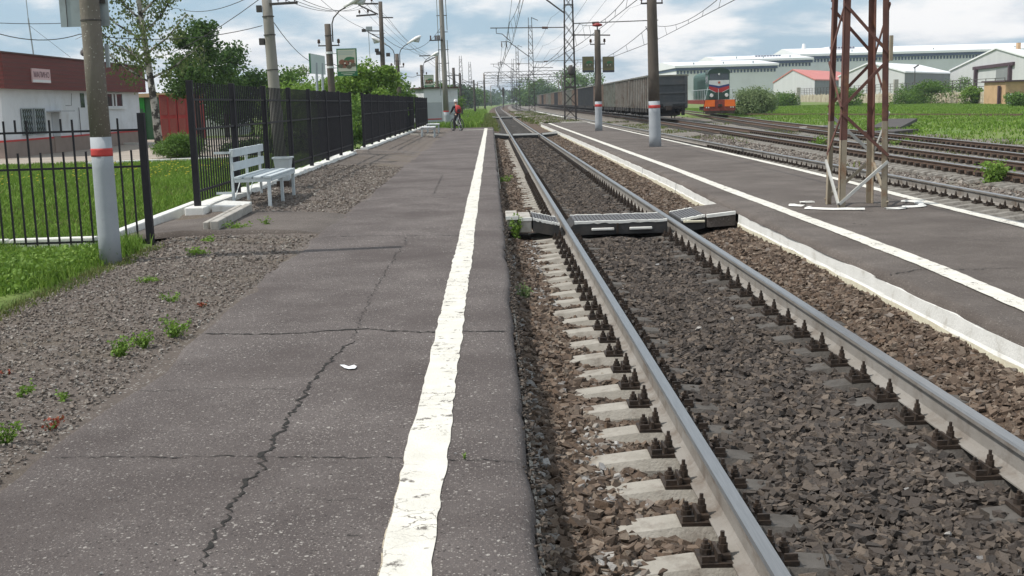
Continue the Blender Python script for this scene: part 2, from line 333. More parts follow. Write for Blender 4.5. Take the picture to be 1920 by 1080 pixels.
def vnoise(x, y, s, seed=0):
    """cheap smooth value noise"""
    x = np.asarray(x)/s; y = np.asarray(y)/s; xi = np.floor(x).astype(int); yi = np.floor(y).astype(int); fx = x-xi; fy = y-yi
    fx = fx*fx*(3-2*fx); fy = fy*fy*(3-2*fy)
    h = lambda a, b: (np.sin(a*127.1+b*311.7+seed*17.3)*43758.5453) % 1.
    return (h(xi, yi)*(1-fx)+h(xi+1, yi)*fx)*(1-fy)+(h(xi, yi+1)*(1-fx)+h(xi+1, yi+1)*fx)*fy
def sheet(name, xs, ys, zf, matname, xf=None):
    """height field over the xs,ys grid; xf maps (x,y)->x for curved strips"""
    X, Y = np.meshgrid(np.asarray(xs, float), np.asarray(ys, float)); Xw = xf(X, Y) if xf else X
    Z = zf(X, Y)+0*X; nx = len(xs); ny = len(ys)
    i = np.arange(ny-1)[:, None]*nx+np.arange(nx-1)[None]; i = i.ravel()
    o = link(bpy.data.objects.new(name, npmesh(name, np.c_[Xw.ravel(), Y.ravel(), Z.ravel()], np.c_[i, i+1, i+1+nx, i+nx], [matname])))
    o.data.polygons.foreach_set('use_smooth', [True]*len(o.data.polygons)); return o
lin = lambda v, pts: np.interp(v, [p[0] for p in pts], [p[1] for p in pts])

# ------------------------------------------------------------------ ground
def bend(y): return np.maximum(np.asarray(y, float)-240, 0)**2/28000.       # the line swings right in the distance
def gz(x, y):
    x = np.asarray(x, float); y = np.asarray(y, float)
    left = lin(x, [(-40, -.26), (-9, -.25), (-5.3, -.14), (-4.9, -.12), (-4.5, -.5), (-4.4, -.5)])
    left = np.where((y < 14.3) & (x > -7), lin(x, [(-7, -.12), (-5.2, -.06), (-4.15, -.012), (-4.0, -.5)]), left)
    left = np.where(y > 84, lin(x-bend(y), [(-60, -.5), (-9, -.45), (-5, -.3), (-1.8, -.22), (-.2, -.32), (.2, -.6)]), left)
    right = lin(x-bend(y), [(3., -.6), (17.2, -.6), (20, -.42), (24, -.30), (60, -.30)])
    z = np.where(x-bend(y) < .5, left, right)
    n = (vnoise(x, y, 7.)-.5)*.12+(vnoise(x, y, 2.1, 3)-.5)*.05
    return z+np.where((x < -4.9) | (x > 20), n*np.clip((y-14)/6, 0, 1)*np.where((x < -11) & (y > 38), .12, 1.), 0)
gx = np.r_[np.linspace(-3000, -200, 8), np.linspace(-150, -30, 13), np.arange(-28, -8, 1.), np.arange(-8, -3, .25), np.arange(-3, 3, .5), np.arange(3, 24, 1), np.arange(24, 90, 2), np.arange(95, 260, 12), np.linspace(320, 3000, 9)]
gy = np.r_[np.arange(-30, 0, 6), np.arange(0, 12, 1.), np.arange(12, 18, .25), np.arange(18, 82, 1.), np.arange(82, 88, .5), np.arange(90, 250, 4), np.arange(260, 600, 15), np.linspace(650, 4500, 14)]
struct(sheet('ground', gx, gy, gz, 'field_soil'))
ybed = np.r_[np.arange(-4, 24, .12), np.arange(24, 80, .5), np.arange(80, 240, 3), np.arange(240, 960, 20)]
def bedz(x, y):
    prof = lin(x, [(-1.2, -.55), (-.9, -.36), (.1, -.33), (.3, -.345), (.62, -.385), (.86, -.405), (1.0, -.40), (1.25, -.372), (1.8, -.352), (2.3, -.372), (2.6, -.40), (2.78, -.385), (3.05, -.315), (3.3, -.26), (3.6, -.25), (4.6, -.32), (5., -.62)])
    return prof+(vnoise(x, y, .21, 1)-.5)*.035+(vnoise(x, y, .6, 2)-.5)*.03
bed = struct(sheet('ballast_bed', [-1.2, -.9, -.3, .1, .2, .3, .4, .5, .6, .7, .8, .9, 1.0], ybed, bedz, 'ballast_brown', lambda x, y: x+bend(y)))
bed2 = struct(sheet('ballast_bed', np.linspace(1.0, 2.62, 16), ybed, bedz, 'ballast_dark', lambda x, y: x+bend(y)))
bed3 = struct(sheet('ballast_bed', [2.62, 2.7, 2.8, 2.9, 3., 3.1, 3.2, 3.3, 3.4, 3.6, 4.2, 5.], ybed, bedz, 'ballast_brown', lambda x, y: x+bend(y)))
def yardz(x, y):
    prof = lin(x, [(4.3, -.75), (5.6, -.42), (6.6, -.60), (6.9, -.60), (8.7, -.60), (9.0, -.43), (9.3, -.42), (10., -.46), (10.6, -.42), (19., -.42), (21.5, -.44), (23, -.62)])
    return prof+(vnoise(x, y, .5, 4)-.5)*.05+(vnoise(x, y, 2.2, 5)-.5)*.06
yard = struct(sheet('railway_yard', np.r_[4.3, 5.6, np.arange(6.4, 23.2, .3)], np.r_[np.arange(0, 70, .5), np.arange(70, 240, 3), np.arange(240, 960, 20)], yardz, 'ballast_grey', lambda x, y: x+bend(y)))

# loose ballast stones, real pieces where the photograph shows them singly
def scatter(n, x0, x1, y0, y1, zf, dz=0., dens=None):
    x = rng.uniform(x0, x1, n); u = rng.uniform(0, 1, n)
    y = 1/(1/y0-u*(1/y0-1/y1)) if dens is None else rng.uniform(y0, y1, n)       # thinning with distance
    return np.c_[x, y, zf(x, y)+dz+rng.normal(0, .008, n)]
def keep_off(p, spots): return p
# ------------------------------------------------------------------ platforms
def pz(x, y): return (vnoise(x, y, 2.3, 8)-.5)*.016+(vnoise(x, y, .7, 9)-.5)*.006
PL_L = [(-4, -2.2), (4.9, -2.2), (6.7, -2.1), (9.45, -2.18), (14.5, -2.22), (30, -2.33), (63, -2.55), (78, -2.6)]
def lx(x, y):
    e = lin(y, PL_L)+(vnoise(y, 0*y, .35, 11)-.5)*.09+(vnoise(y, 0*y, 1.4, 12)-.5)*.12
    w = np.clip((-1.4-x)/.85, 0, 1); r = np.clip((x+.2)/.3, 0, 1)
    return np.where(x <= -2.2, e+(x+2.2), x*(1-w)+w*(e+(x+2.2)))+r*((vnoise(y, 0*y, .19, 13)-.5)*.028+(vnoise(y, 0*y, .8, 17)-.5)*.03)
yl = np.r_[np.arange(-4, 20, .15), np.arange(20, 75.6, .6), 75.61]
def lz(x, y):
    edge = lin(x, [(-2.3, -.10), (-2.2, -.004), (-2.15, 0), (.06, 0), (.095, -.012), (.12, -.045), (.13, -.12), (.14, -.62)])
    return np.where(y > 75.605, -.6, edge+pz(x, y))
plat_l = struct(sheet('platform', [-2.3, -2.2, -2.15, -2., -1.7, -1.3, -.9, -.5, -.1, .06, .095, .12, .13, .14], yl, lz, 'asphalt', lx))
struct(sheet('platform_edge', [.132, .150, .1505], yl, lambda x, y: lin(x, [(.132, -.085), (.150, -.095), (.1505, -.6)])+(vnoise(y, 0*y, .12, 14)-.5)*.03, 'sleeper'))
EDGE_R = [(-4, 3.36), (7, 3.40), (10, 3.44), (15.1, 3.44), (18.2, 3.48), (22.5, 3.58), (34, 3.63), (52, 3.64), (83, 3.60)]
LINE1 = [(-4, 3.86), (8, 3.90), (10.4, 4.02), (13.3, 4.04), (21, 4.06), (26, 4.12), (37, 4.12), (84, 4.16)]
LINE2 = [(-4, 5.9), (13, 6.19), (16, 6.24), (20, 6.42), (25, 6.55), (35, 6.65), (50, 6.72), (84, 6.9)]
def rz(x, y):
    e = lin(x, [(0, -.062), (.004, -.03), (.015, 0), (.95, 0), (.98, -.02), (1., -.5)])
    return np.where(y > 83.805, -.5, e+.4*pz(x+3, y))
def rx(x, y):
    a = lin(y, EDGE_R)+.012+(vnoise(y, 0*y, .16, 15)-.5)*.02; b = lin(y, LINE2)+.26+(vnoise(y, 0*y, .5, 16)-.5)*.05
    return a+(b-a)*x
yr = np.r_[np.arange(-4, 20, .2), np.arange(20, 83.7, .7), 83.8, 83.81]
plat_r = struct(sheet('platform', [0, .006, .02, .05, .15, .3, .45, .6, .75, .88, .95, .98, 1.], yr, rz, 'asphalt_old', rx))
def paint(name, x0f, x1f, y0, y1, step, zf, m, parent, dz=.005):
    ys = np.arange(y0, y1, step); j = lambda s: (vnoise(ys, 0*ys, .11, s)-.5)*.014+(vnoise(ys, 0*ys, 1.3, s+1)-.5)*.016
    a = x0f(ys)+j(21); b = x1f(ys)+j(27); mb = MB(); n = len(ys)
    cols = [a+(b-a)*t for t in (0, .33, .66, 1)]
    for c in cols:
        mb.v += [(float(c[i]), float(ys[i]), float(zf(c[i], ys[i])+dz)) for i in range(n)]
    mb.f = [(k*n+i, (k+1)*n+i, (k+1)*n+i+1, k*n+i+1) for k in range(3) for i in range(n-1)]; mb.m = [0]*len(mb.f)
    return mb.build(name, m, parent)
paint('painted_line', lambda y: -.435+0*y, lambda y: -.247+0*y, -3, 73, .06, pz, 'paint_line', plat_l)
paint('old_painted_line', lambda y: -.445+.004*(y-3), lambda y: -.40+.0*y, -3, 6.2, .05, pz, 'paint_line_old', plat_l, .0025)
MB().add([(-1.75, 68.9, pz(-1, 69)+.006), (.1, 68.7, .012), (.1, 69.2, .012), (-1.75, 69.35, .012)], [(0, 1, 2, 3)]).build('painted_line', 'paint_line', plat_l)
pr = lambda x, y: x*0+.004
paint('painted_line', lambda y: lin(y, LINE1)-.1, lambda y: lin(y, LINE1)+.1, -3, 83, .08, pr, 'paint_line', plat_r)
paint('painted_line', lambda y: lin(y, LINE2)-.08, lambda y: lin(y, LINE2)+.09, 2, 83, .08, pr, 'paint_line', plat_r)
MB().add([(4.1, 82.9, .02), (6.9, 83.1, .02), (6.9, 83.6, .02), (4.1, 83.5, .02)], [(0, 1, 2, 3)]).build('painted_line', 'paint_line', plat_r)
def crack(pxs, w, parent, zf=pz, jit=.018, dz=.0035):
    pts = [P(a, b, 0.) for a, b in pxs]; q = []
    for a, b in zip(pts, pts[1:]):
        k = max(2, int((b-a).length/.022)); q += [a.lerp(b, i/k) for i in range(k)]
    q.append(pts[-1]); mb = MB(); j1 = 0.; n = len(q); vs = []
    for i, p in enumerate(q):
        d = (q[min(i+1, n-1)]-q[max(i-1, 0)]).normalized(); s = Vector((-d.y, d.x, 0))
        j1 = j1*.55+random.gauss(0, jit*.62); ww = w*random.choice((.2, .5, .8, 1., 1.3, 1.7))*random.uniform(.7, 1.2)*(1 if 2 < i < n-3 else .3)
        c = p+s*j1; z = float(zf(c.x, c.y))+dz
        for e in (-.5, .5): r = c+s*(e*ww); vs.append((r.x, r.y, z))
    mb.add(vs, [(2*i, 2*i+1, 2*i+3, 2*i+2) for i in range(n-1)])
    return mb.build('crack', 'crack', parent)
crack([(365, 1078), (400, 1010), (415, 985), (440, 945), (490, 880), (500, 850), (530, 800), (570, 740), (600, 700), (625, 670), (650, 650), (662, 640)], .016, plat_l)
crack([(662, 640), (680, 590), (700, 545), (735, 490), (765, 445)], .006, plat_l)
crack([(372, 626), (470, 627), (560, 625), (640, 620), (690, 617), (730, 621), (790, 624), (960, 622)], .022, plat_l, jit=.012)
crack([(90, 858), (300, 860), (495, 858), (600, 859), (760, 862), (985, 871)], .007, plat_l, jit=.012)
crack([(240, 737), (420, 729), (560, 732)], .005, plat_l); crack([(600, 445), (700, 442), (870, 441)], .018, plat_l, jit=.02)
crack([(640, 383), (760, 368), (860, 372)], .012, plat_l); crack([(700, 330), (830, 328), (880, 330)], .01, plat_l)
crack([(830, 328), (812, 365)], .01, plat_l); crack([(755, 705), (905, 700)], .004, plat_l); crack([(590, 940), (690, 938)], .004, plat_l)
crack([(590, 1005), (700, 1010)], .004, plat_l); crack([(745, 300), (900, 296)], .01, plat_l); crack([(880, 500), (940, 505)], .005, plat_l)
pr2 = lambda x, y: .003
crack([(1663, 517), (1727, 505), (1800, 506), (1916, 503)], .015, plat_r, pr2); crack([(1405, 400), (1480, 396), (1560, 391), (1640, 398)], .016, plat_r, pr2)
crack([(1590, 419), (1630, 423)], .02, plat_r, pr2); crack([(1740, 392), (1880, 400)], .012, plat_r, pr2); crack([(1290, 330), (1450, 322)], .01, plat_r, pr2); crack([(1700, 440), (1900, 455)], .006, plat_r, pr2)
MB().add([(P(640+dx, 690+dy, 0.)+Vector((0, 0, .011))) for dx, dy in ((-3, -3), (6, -3), (14, 0), (24, -3), (29, 0), (26, 4), (14, 5), (6, 3))], [tuple(range(7, -1, -1))]).solo('litter_scrap', 'white_paint', 'small white scrap of litter lying beside the long crack in the asphalt', 'litter')

# whitewashed kerb slabs facing the track along the island platform
yy = [-4, 4.4, 9.96, 16.17]; yy2 = [17.52, 22.4, 27.6, 33.2, 38.8, 44.4, 50, 55.6, 61.2, 66.8, 72.4, 78, 83.8]
kerb_wall = thing('platform_kerb', 'whitewashed concrete kerb slabs along the island platform above brown ballast', 'kerb', (3.5, 3, -.45))
for seq in (yy, yy2):
    for a, b in zip(seq, seq[1:]):
        xa = float(lin(a, EDGE_R)); xb = float(lin(b, EDGE_R)); o = random.uniform(-.012, .012)
        mb = MB(); t = -.062; n = 14
        for i in range(n+1):
            y = a+.025+(b-a-.05)*i/n; x = xa+(xb-xa)*i/n+o
            mb.v += [(x+.14, y, -.5), (x-.015, y, -.5), (x-.015, y, -.19+random.gauss(0, .008)), (x-.004, y, -.17), (x, y, t+random.gauss(0, .005)), (x+.14, y, t)]
        for i in range(n):
            for k in range(5): mb.f.append((i*6+k, i*6+k+1, i*6+k+7, i*6+k+6)); mb.m.append(1 if k == 1 else 0)
        mb.f += [tuple(range(6))[::-1], tuple(n*6+k for k in range(6))]; mb.m += [0, 0]
        mb.build('kerb_slab', ['whitewash', 'whitewash_edge'], kerb_wall)

# ------------------------------------------------------------------ gravel shoulder, paths
def shz(x, y):
    e = lin(x, [(-4.6, .13), (-4.2, .10), (-3.3, .055), (-2.4, -.002), (-2.0, -.02), (-1.8, -.05)]); n = lin(x, [(-4.6, -.2), (-4.25, -.05), (-4.0, -.012), (-3., .012), (-2.4, -.006), (-2.0, -.02), (-1.8, -.05)])
    t = np.clip((y-14.5)/3., 0, 1); m = np.where(x > -2.45, .25, 1)
    return np.where(y > 75.5, -.6, n*(1-t)+e*t+m*((vnoise(x, y, .5, 31)-.5)*.03+(vnoise(x, y, .16, 32)-.5)*.012))
shoulder = struct(sheet('gravel_shoulder', np.arange(-4.6, -1.79, .1), np.r_[np.arange(0, 24, .12), np.arange(24, 75.6, .5), 75.7], shz, 'gravel_fine'))
def pathz(x, y): return lin(x, [(-5.4, -.10), (-4.6, .015), (-4., .055), (-2.9, .04), (-2.5, .014), (-2.3, -.012), (-2.1, -.05)])+(vnoise(x, y, .6, 33)-.5)*.012
def pathx(x, y): return x+(vnoise(x, y, .4, 35)-.5)*.08
path = sheet('asphalt_path', np.arange(-5.4, -2.09, .1), np.r_[14.72, np.arange(14.75, 17.3, .12), 17.32], lambda x, y: np.where((y < 14.74) | (y > 17.31), pathz(x, y)-.05, pathz(x, y)+.018), 'asphalt_old', pathx); struct(path)
path2 = sheet('asphalt_path', np.arange(-4.3, -2.09, .2), np.r_[37.1, np.arange(37.2, 39.6, .3), 39.7], lambda x, y: np.where((y < 37.15) | (y > 39.65), -.3, lin(x, [(-4.3, .11), (-3, .06), (-2.5, .01), (-2.1, -.05)])+.02*(vnoise(x, y, .6, 3)-.5)), 'asphalt_old'); struct(path2)

def bare(x, y): return vnoise(x, y, .9, 41)
LZ = lambda x, y: bedz(x, y)
sp = lambda n, x0, x1, y0, y1, zf, dz: scatter(n, x0, x1, y0, y1, zf, dz, dens=1)
def off_sleeper(p, frac=.9):
    """stones lie between the sleepers beside the rails, not on them"""
    ph = np.abs(((p[:, 1]-SL0)/.5+.5) % 1-.5)*.5; on = (ph < .13) & (((p[:, 0] > .60) & (p[:, 0] < 1.38)) | ((p[:, 0] > 2.22) & (p[:, 0] < 2.95)))
    return p[~(on & (rng.uniform(0, 1, len(p)) < frac))]
SL0 = 4.56
def off_rail(p, keep_deck=True):
    ok = (np.abs(p[:, 0]-1.02) > .1) & (np.abs(p[:, 0]-2.58) > .1) & ((p[:, 1] < 16.0) | (p[:, 1] > 17.4)); return p[ok]
zones = [('brown', .17, .98, 'brown and rust coloured ballast stones between asphalt platform and left rail'), ('dark', 1.08, 2.54, 'dark oily ballast stones between the two rails'), ('brown', 2.64, 3.46, 'rusty brown ballast stones heaped against the whitewashed kerb')]
for c, x0, x1, lab in zones:
    w = x1-x0
    p = np.concatenate([sp(int(w*8.6*1500), x0, x1, 3.3, 12, LZ, .009), sp(int(w*18*800), x0, x1, 12, 30, LZ, .012), sp(int(w*32*190), x0, x1, 30, 62, LZ, .012)])
    s = np.where(p[:, 1] < 12, .043, np.where(p[:, 1] < 30, .05, .07))
    if x0 < .5: s = s*1.08
    q = off_rail(p); idx = off_sleeper(q); size = np.where(idx[:, 1] < 12, .043 if x0 > .5 else .047, np.where(idx[:, 1] < 30, .05, .07))
    stones('ballast_stones', idx, size, lab, 'gravel', 'stone_'+c)
p = np.concatenate([sp(2000, .40, .74, 3.4, 20, LZ, .016), sp(900, .16, .24, 3.4, 20, LZ, .016), sp(160, .3, 2.5, 3.4, 20, LZ, .012)])
p = p[(vnoise(p[:, 0], p[:, 1], .7, 51) > .42) | (p[:, 0] > .8)]
stones('ballast_stones', off_sleeper(off_rail(p), .97), .038, 'pale grey ballast stones gathered round the sleeper ends', 'gravel', 'stone_pale')
SH = lambda x, y: shz(x, y)
p = np.concatenate([sp(16000, -4.2, -2.22, 4.2, 12, SH, .003), sp(13000, -4.3, -2.25, 12, 30, SH, .004)])
p = p[p[:, 0] < lin(p[:, 1], PL_L)+.04]; p = p[~((p[:, 1] > 14.6) & (p[:, 1] < 17.4))]
stones('gravel_stones', p, np.where(p[:, 1] < 12, .017, .026), 'fine grey gravel strewn over the platform shoulder', 'gravel', 'stone_mixed')
p = np.c_[rng.normal(.135, .022, 2600), rng.uniform(3.4, 22, 2600), rng.normal(-.075, .022, 2600)]
stones('edge_crumbs', p, .017, 'crumbled dark asphalt along the edge of the left platform', 'gravel', 'stone_dark')
p = sp(900, -2.35, -.1, 3.4, 14, pz, .002); p = p[(p[:, 0] < -1.9) | (rng.uniform(0, 1, len(p)) < .25)]
stones('gravel_stones', p, .009, 'tiny loose pebbles scattered on the left asphalt platform', 'gravel', 'stone_pale')
p = np.concatenate([sp(4000, 8.75, 9.8, 11, 40, yardz, .01), sp(10, 8.8, 8.9, 11, 34, yardz, -.02), sp(16000, 8.8, 18.5, 17, 60, yardz, .015)])
stones('ballast_stones', p, .07, 'pale grey ballast of the sidings beyond the island platform', 'gravel', 'stone_mixed')

# ------------------------------------------------------------------ tracks
RP = [(-.075, -.18), (-.075, -.172), (-.02, -.158), (-.009, -.14), (-.009, -.052), (-.034, -.036), (-.0375, -.012), (-.03, 0), (.03, 0), (.0375, -.012), (.034, -.036), (.009, -.052), (.009, -.14), (.02, -.158), (.075, -.172), (.075, -.18)]
def rail(track, xf, ys, zt, side):
    mb = MB(); k = len(RP); pts = []
    for y in ys:
        x = float(xf(y)); mb.v += [(x+a, float(y), zt+b) for a, b in RP]
    for i in range(len(ys)-1):
        for j in range(k):
            a = i*k+j; b = i*k+(j+1) % k; mb.f.append((b, a, a+k, b+k)); mb.m.append(0 if 6 <= j <= 8 else 1)
    mb.f += [tuple(range(k)), tuple((len(ys)-1)*k+j for j in range(k))[::-1]]; mb.m += [1, 1]
    return mb.build('rail', ['rail_top', side], track)
# concrete sleeper: dished in the middle, seats under the rails, battered sides; local, top of seat at z=0
def sleeper_mesh(name, pale, dark):
    st = [(-1.33, -.045), (-1.27, -.022), (-1.0, .006), (-.62, 0), (-.5, -.012), (-.2, -.045), (.2, -.045), (.5, -.012), (.62, 0), (1.0, .006), (1.27, -.022), (1.33, -.045)]
    mb = MB()
    for x, z in st: mb.v += [(x, -.15, -.2), (x, -.125, z-.055), (x, -.085, z), (x, .085, z), (x, .125, z-.055), (x, .15, -.2)]
    for i in range(len(st)-1):
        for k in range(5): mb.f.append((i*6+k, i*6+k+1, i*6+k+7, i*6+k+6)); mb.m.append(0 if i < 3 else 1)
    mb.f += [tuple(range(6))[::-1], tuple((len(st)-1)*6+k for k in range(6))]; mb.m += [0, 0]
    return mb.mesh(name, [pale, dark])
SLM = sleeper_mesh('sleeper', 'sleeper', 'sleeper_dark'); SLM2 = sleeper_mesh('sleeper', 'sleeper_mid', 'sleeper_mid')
def hexb(mb, x, y, z0, r, h):
    mb.tube([(x, y, z0), (x, y, z0+h*.42)], r*1.35, 8); mb.tube([(x, y, z0+h*.38), (x, y, z0+h*.72)], r*1.0, 6); mb.tube([(x, y, z0+h*.7), (x, y, z0+h)], r*.55, 6)
def fastening():
    mb = MB(); mb.box(-.205, .205, -.085, .085, .002, .022)
    for s in (-1, 1):
        mb.box(s*.072, s*.130, -.05, .05, .024, .044); mb.box(s*.118, s*.132, -.07, .07, .022, .060)
        hexb(mb, s*.10, .0, .04, .017, .092); hexb(mb, s*.166, .028, .02, .019, .066)
        mb.box(s*.145, s*.2, -.075, -.062, .022, .05)
    return mb.mesh('rail_fastening', 'iron_dark')
FAM = fastening()
def make_track(label, cf, y0, y1, near, mid, side, zt=-.14, fast=0., sl=SLM, sp_=.5, s0=SL0, half=.78):
    t = thing('railway_track', label, 'railway track', (float(cf(y0)), y0, zt-.2)); org = ORG[t.name]
    ys = np.r_[np.arange(y0, 60, 3.), np.arange(60, 240, 10), np.arange(240, y1+1, 15)] if y1 > 240 else np.arange(y0, y1+1, 3.)
    for s in (-1, 1): rail(t, lambda y, s=s: cf(y)+s*half, ys, zt, side)
    y = s0+math.ceil((y0-s0)/sp_)*sp_
    while y < near:
        o = link(bpy.data.objects.new('sleeper', sl), t); c = float(cf(y)); yo = y+random.gauss(0, .012)
        o.location = Vector((c, yo, zt-.195+random.gauss(0, .004)))-org; o.rotation_euler.z = random.gauss(0, .006)
        if y < fast:
            for s in (-1, 1):
                f = link(bpy.data.objects.new('rail_fastening', FAM), o); f.location = (s*half, 0, 0)
        y += sp_
    mb = MB(); g = MB(); yf = max(fast, s0+math.ceil((y0-s0)/sp_)*sp_)
    while yf < near:
        c = float(cf(yf))
        for s in (-1, 1):
            for e in (-1, 1): g.box(c+s*half+e*.07, c+s*half+e*.17, yf-.06, yf+.06, zt-.195, zt-.10)
        yf += sp_
    if g.v: tag(g.build('rail_fastening', 'iron_dark', t), kind='stuff')
    while y < mid:
        c = float(cf(y)); mb.box(c-1.3, c+1.3, y-.1, y+.1, zt-.3, zt-.2); y += sp_
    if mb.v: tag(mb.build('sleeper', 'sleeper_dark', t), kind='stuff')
    return t
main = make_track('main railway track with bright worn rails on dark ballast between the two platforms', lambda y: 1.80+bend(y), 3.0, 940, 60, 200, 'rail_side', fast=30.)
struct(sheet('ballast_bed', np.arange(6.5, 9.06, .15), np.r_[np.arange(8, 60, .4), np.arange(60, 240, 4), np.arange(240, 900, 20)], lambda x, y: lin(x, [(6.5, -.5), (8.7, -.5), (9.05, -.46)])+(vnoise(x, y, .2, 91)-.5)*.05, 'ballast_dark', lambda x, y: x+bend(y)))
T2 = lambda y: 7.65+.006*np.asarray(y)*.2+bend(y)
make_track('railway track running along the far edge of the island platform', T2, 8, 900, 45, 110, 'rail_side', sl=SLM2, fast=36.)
T3 = lambda y: lin(y, [(0, 11.1), (25, 11.75), (45, 12.25), (90, 13.75), (130, 14.3), (200, 14.7), (360, 15.2), (900, 17)])+bend(y)
make_track('rusty siding track on which the freight wagons stand', T3, 14, 880, 60, 110, 'rail_rusty', sl=SLM2)
T4 = lambda y: lin(y, [(0, 13.2), (33, 15.2), (54, 16.4), (80, 18.4), (105, 20.75), (200, 29.5)])
make_track('rusty siding track beside the grass leading to the green locomotive', T4, 24, 200, 60, 100, 'rail_rusty', sl=SLM2)

# ------------------------------------------------------------------ board crossings over the main track
def mat_panel(t, x0, x1, y0, y1, za, zb, nrib):
    """ribbed rubber mat with white painted edges, front at y0; za,zb top height at x0,x1"""
    zz = lambda x: za+(zb-za)*(x-x0)/(x1-x0)
    mb = MB(); mb.add([(x0, y0, za-.19), (x1, y0, zb-.19), (x1, y0, zb-.02), (x0, y0, za-.02), (x0, y1, za-.19), (x1, y1, zb-.19), (x1, y1, zb-.02), (x0, y1, za-.02)], [(0, 1, 2, 3), (5, 4, 7, 6), (3, 2, 6, 7), (4, 0, 3, 7), (1, 5, 6, 2), (4, 5, 1, 0)])
    pnl = mb.build('rubber_panel', 'rubber', t)
    for i in range(nrib):
        a = x0+(x1-x0)*(i+.16)/nrib; b = x0+(x1-x0)*(i+.84)/nrib
        MB().add([(a, y0+.06, zz(a)-.03), (b, y0+.06, zz(b)-.03), (b, y0+.06, zz(b)), (a, y0+.06, zz(a)), (a, y1-.06, zz(a)-.03), (b, y1-.06, zz(b)-.03), (b, y1-.06, zz(b)), (a, y1-.06, zz(a))], [(0, 1, 2, 3), (5, 4, 7, 6), (3, 2, 6, 7), (4, 0, 3, 7), (1, 5, 6, 2)]).build('rib', 'rubber_rib', pnl)
    for a, b in ((y0, y0+.055), (y1-.055, y1)):
        e = MB(); n = 24
        for i in range(n+1):
            x = x0+(x1-x0)*i/n; z = zz(x)+random.gauss(0, .003); d = random.gauss(0, .005)
            e.v += [(x, a-.004, z-.03+d), (x, a-.004, z+.003), (x, b, z+.003), (x, b, z-.03)]
        for i in range(n):
            for k in range(3): e.f.append((i*4+k, i*4+k+1, i*4+k+5, i*4+k+4)); e.m.append(0)
        e.build('white_edge', 'whitewash', pnl)
    return pnl
cr = thing('track_crossing', 'ribbed black rubber crossing with white edges joining the two platforms', 'crossing', (1.8, 16.2, -.35))
MB().box(.17, .34, 16.25, 17.2, -.20, -.012).build('concrete_block', 'concrete', cr, bevel=.012)
MB().box(.36, .53, 16.22, 17.2, -.24, -.04).build('concrete_block', 'concrete', cr, bevel=.012)
for x in (.165, .355): MB().box(x, x+.18, 16.2, 16.245, -.075 if x > .3 else -.05, -.028 if x > .3 else 0).build('white_edge', 'whitewash', cr)
mat_panel(cr, .55, .93, 16.2, 17.2, -.04, -.125, 9)
mid = mat_panel(cr, 1.14, 2.46, 16.2, 17.2, -.105, -.105, 25)
MB().add([(1.07, 16.2, -.28), (1.14, 16.2, -.28), (1.14, 16.2, -.13), (1.07, 16.2, -.20), (1.07, 17.2, -.28), (1.14, 17.2, -.28), (1.14, 17.2, -.13), (1.07, 17.2, -.20)], [(0, 1, 2, 3), (5, 4, 7, 6), (3, 2, 6, 7), (4, 0, 3, 7), (1, 5, 6, 2)]).build('ramp_end', 'rubber', cr)
for x in (1.38, 1.92): MB().box(x, x+.32, 16.15, 16.198, -.235, -.20).build('handle', 'whitewash', mid, bevel=.008)
MB().box(1.735, 1.765, 16.185, 16.198, -.29, -.14).build('joint_strip', 'iron_dark', mid)
rp = mat_panel(cr, 2.66, 3.0, 16.2, 17.35, -.11, -.055, 8)
MB().box(2.69, 2.99, 16.15, 16.2, -.16, -.13).build('rail_bar', 'whitewash_edge', rp, bevel=.006)
MB().add([(3.02, 16.2, -.24), (3.44, 16.2, -.22), (3.44, 16.2, -.02), (3.02, 16.2, -.06), (3.02, 17.5, -.24), (3.44, 17.5, -.22), (3.44, 17.5, -.02), (3.02, 17.5, -.06)], [(0, 1, 2, 3), (5, 4, 7, 6), (3, 2, 6, 7), (4, 0, 3, 7), (1, 5, 6, 2)]).build('concrete_block', 'asphalt_old', cr, bevel=.015)
MB().add([(3.02, 16.17, -.1), (3.43, 16.17, -.06), (3.43, 16.17, -.015), (3.02, 16.17, -.056), (3.02, 16.22, -.1), (3.43, 16.22, -.06), (3.43, 16.22, -.013), (3.02, 16.22, -.052)], [(0, 1, 2, 3), (5, 4, 7, 6), (3, 2, 6, 7), (4, 0, 3, 7), (1, 5, 6, 2)]).build('white_edge', 'whitewash', cr)
for y, lab, g in ((61.2, 'dark crossing boards with white edge over the track, level with the cyclist', 0), (134., 'faint dark crossing boards over the track beyond the end of the platforms', 1)):
    c2 = thing('track_crossing', lab, 'crossing', (1.8, y, -.35))
    for a, b, za, zb in ((.15, .93, -.03, -.12), (1.12, 2.48, -.1, -.1), (2.68, 3.5, -.11, -.05)):
        MB().add([(a, y, -.3), (b, y, -.3), (b, y, zb), (a, y, za), (a, y+1.6, -.3), (b, y+1.6, -.3), (b, y+1.6, zb), (a, y+1.6, za)], [(0, 1, 2, 3), (5, 4, 7, 6), (3, 2, 6, 7), (4, 0, 3, 7), (1, 5, 6, 2)]).build('board', 'rubber', c2)
        MB().add([(a, y-.02, za-.06), (b, y-.02, zb-.06), (b, y-.02, zb+.01), (a, y-.02, za+.01), (a, y+.2, za+.01), (b, y+.2, zb+.01)], [(0, 1, 2, 3), (3, 2, 5, 4)]).build('white_edge', 'whitewash', c2)
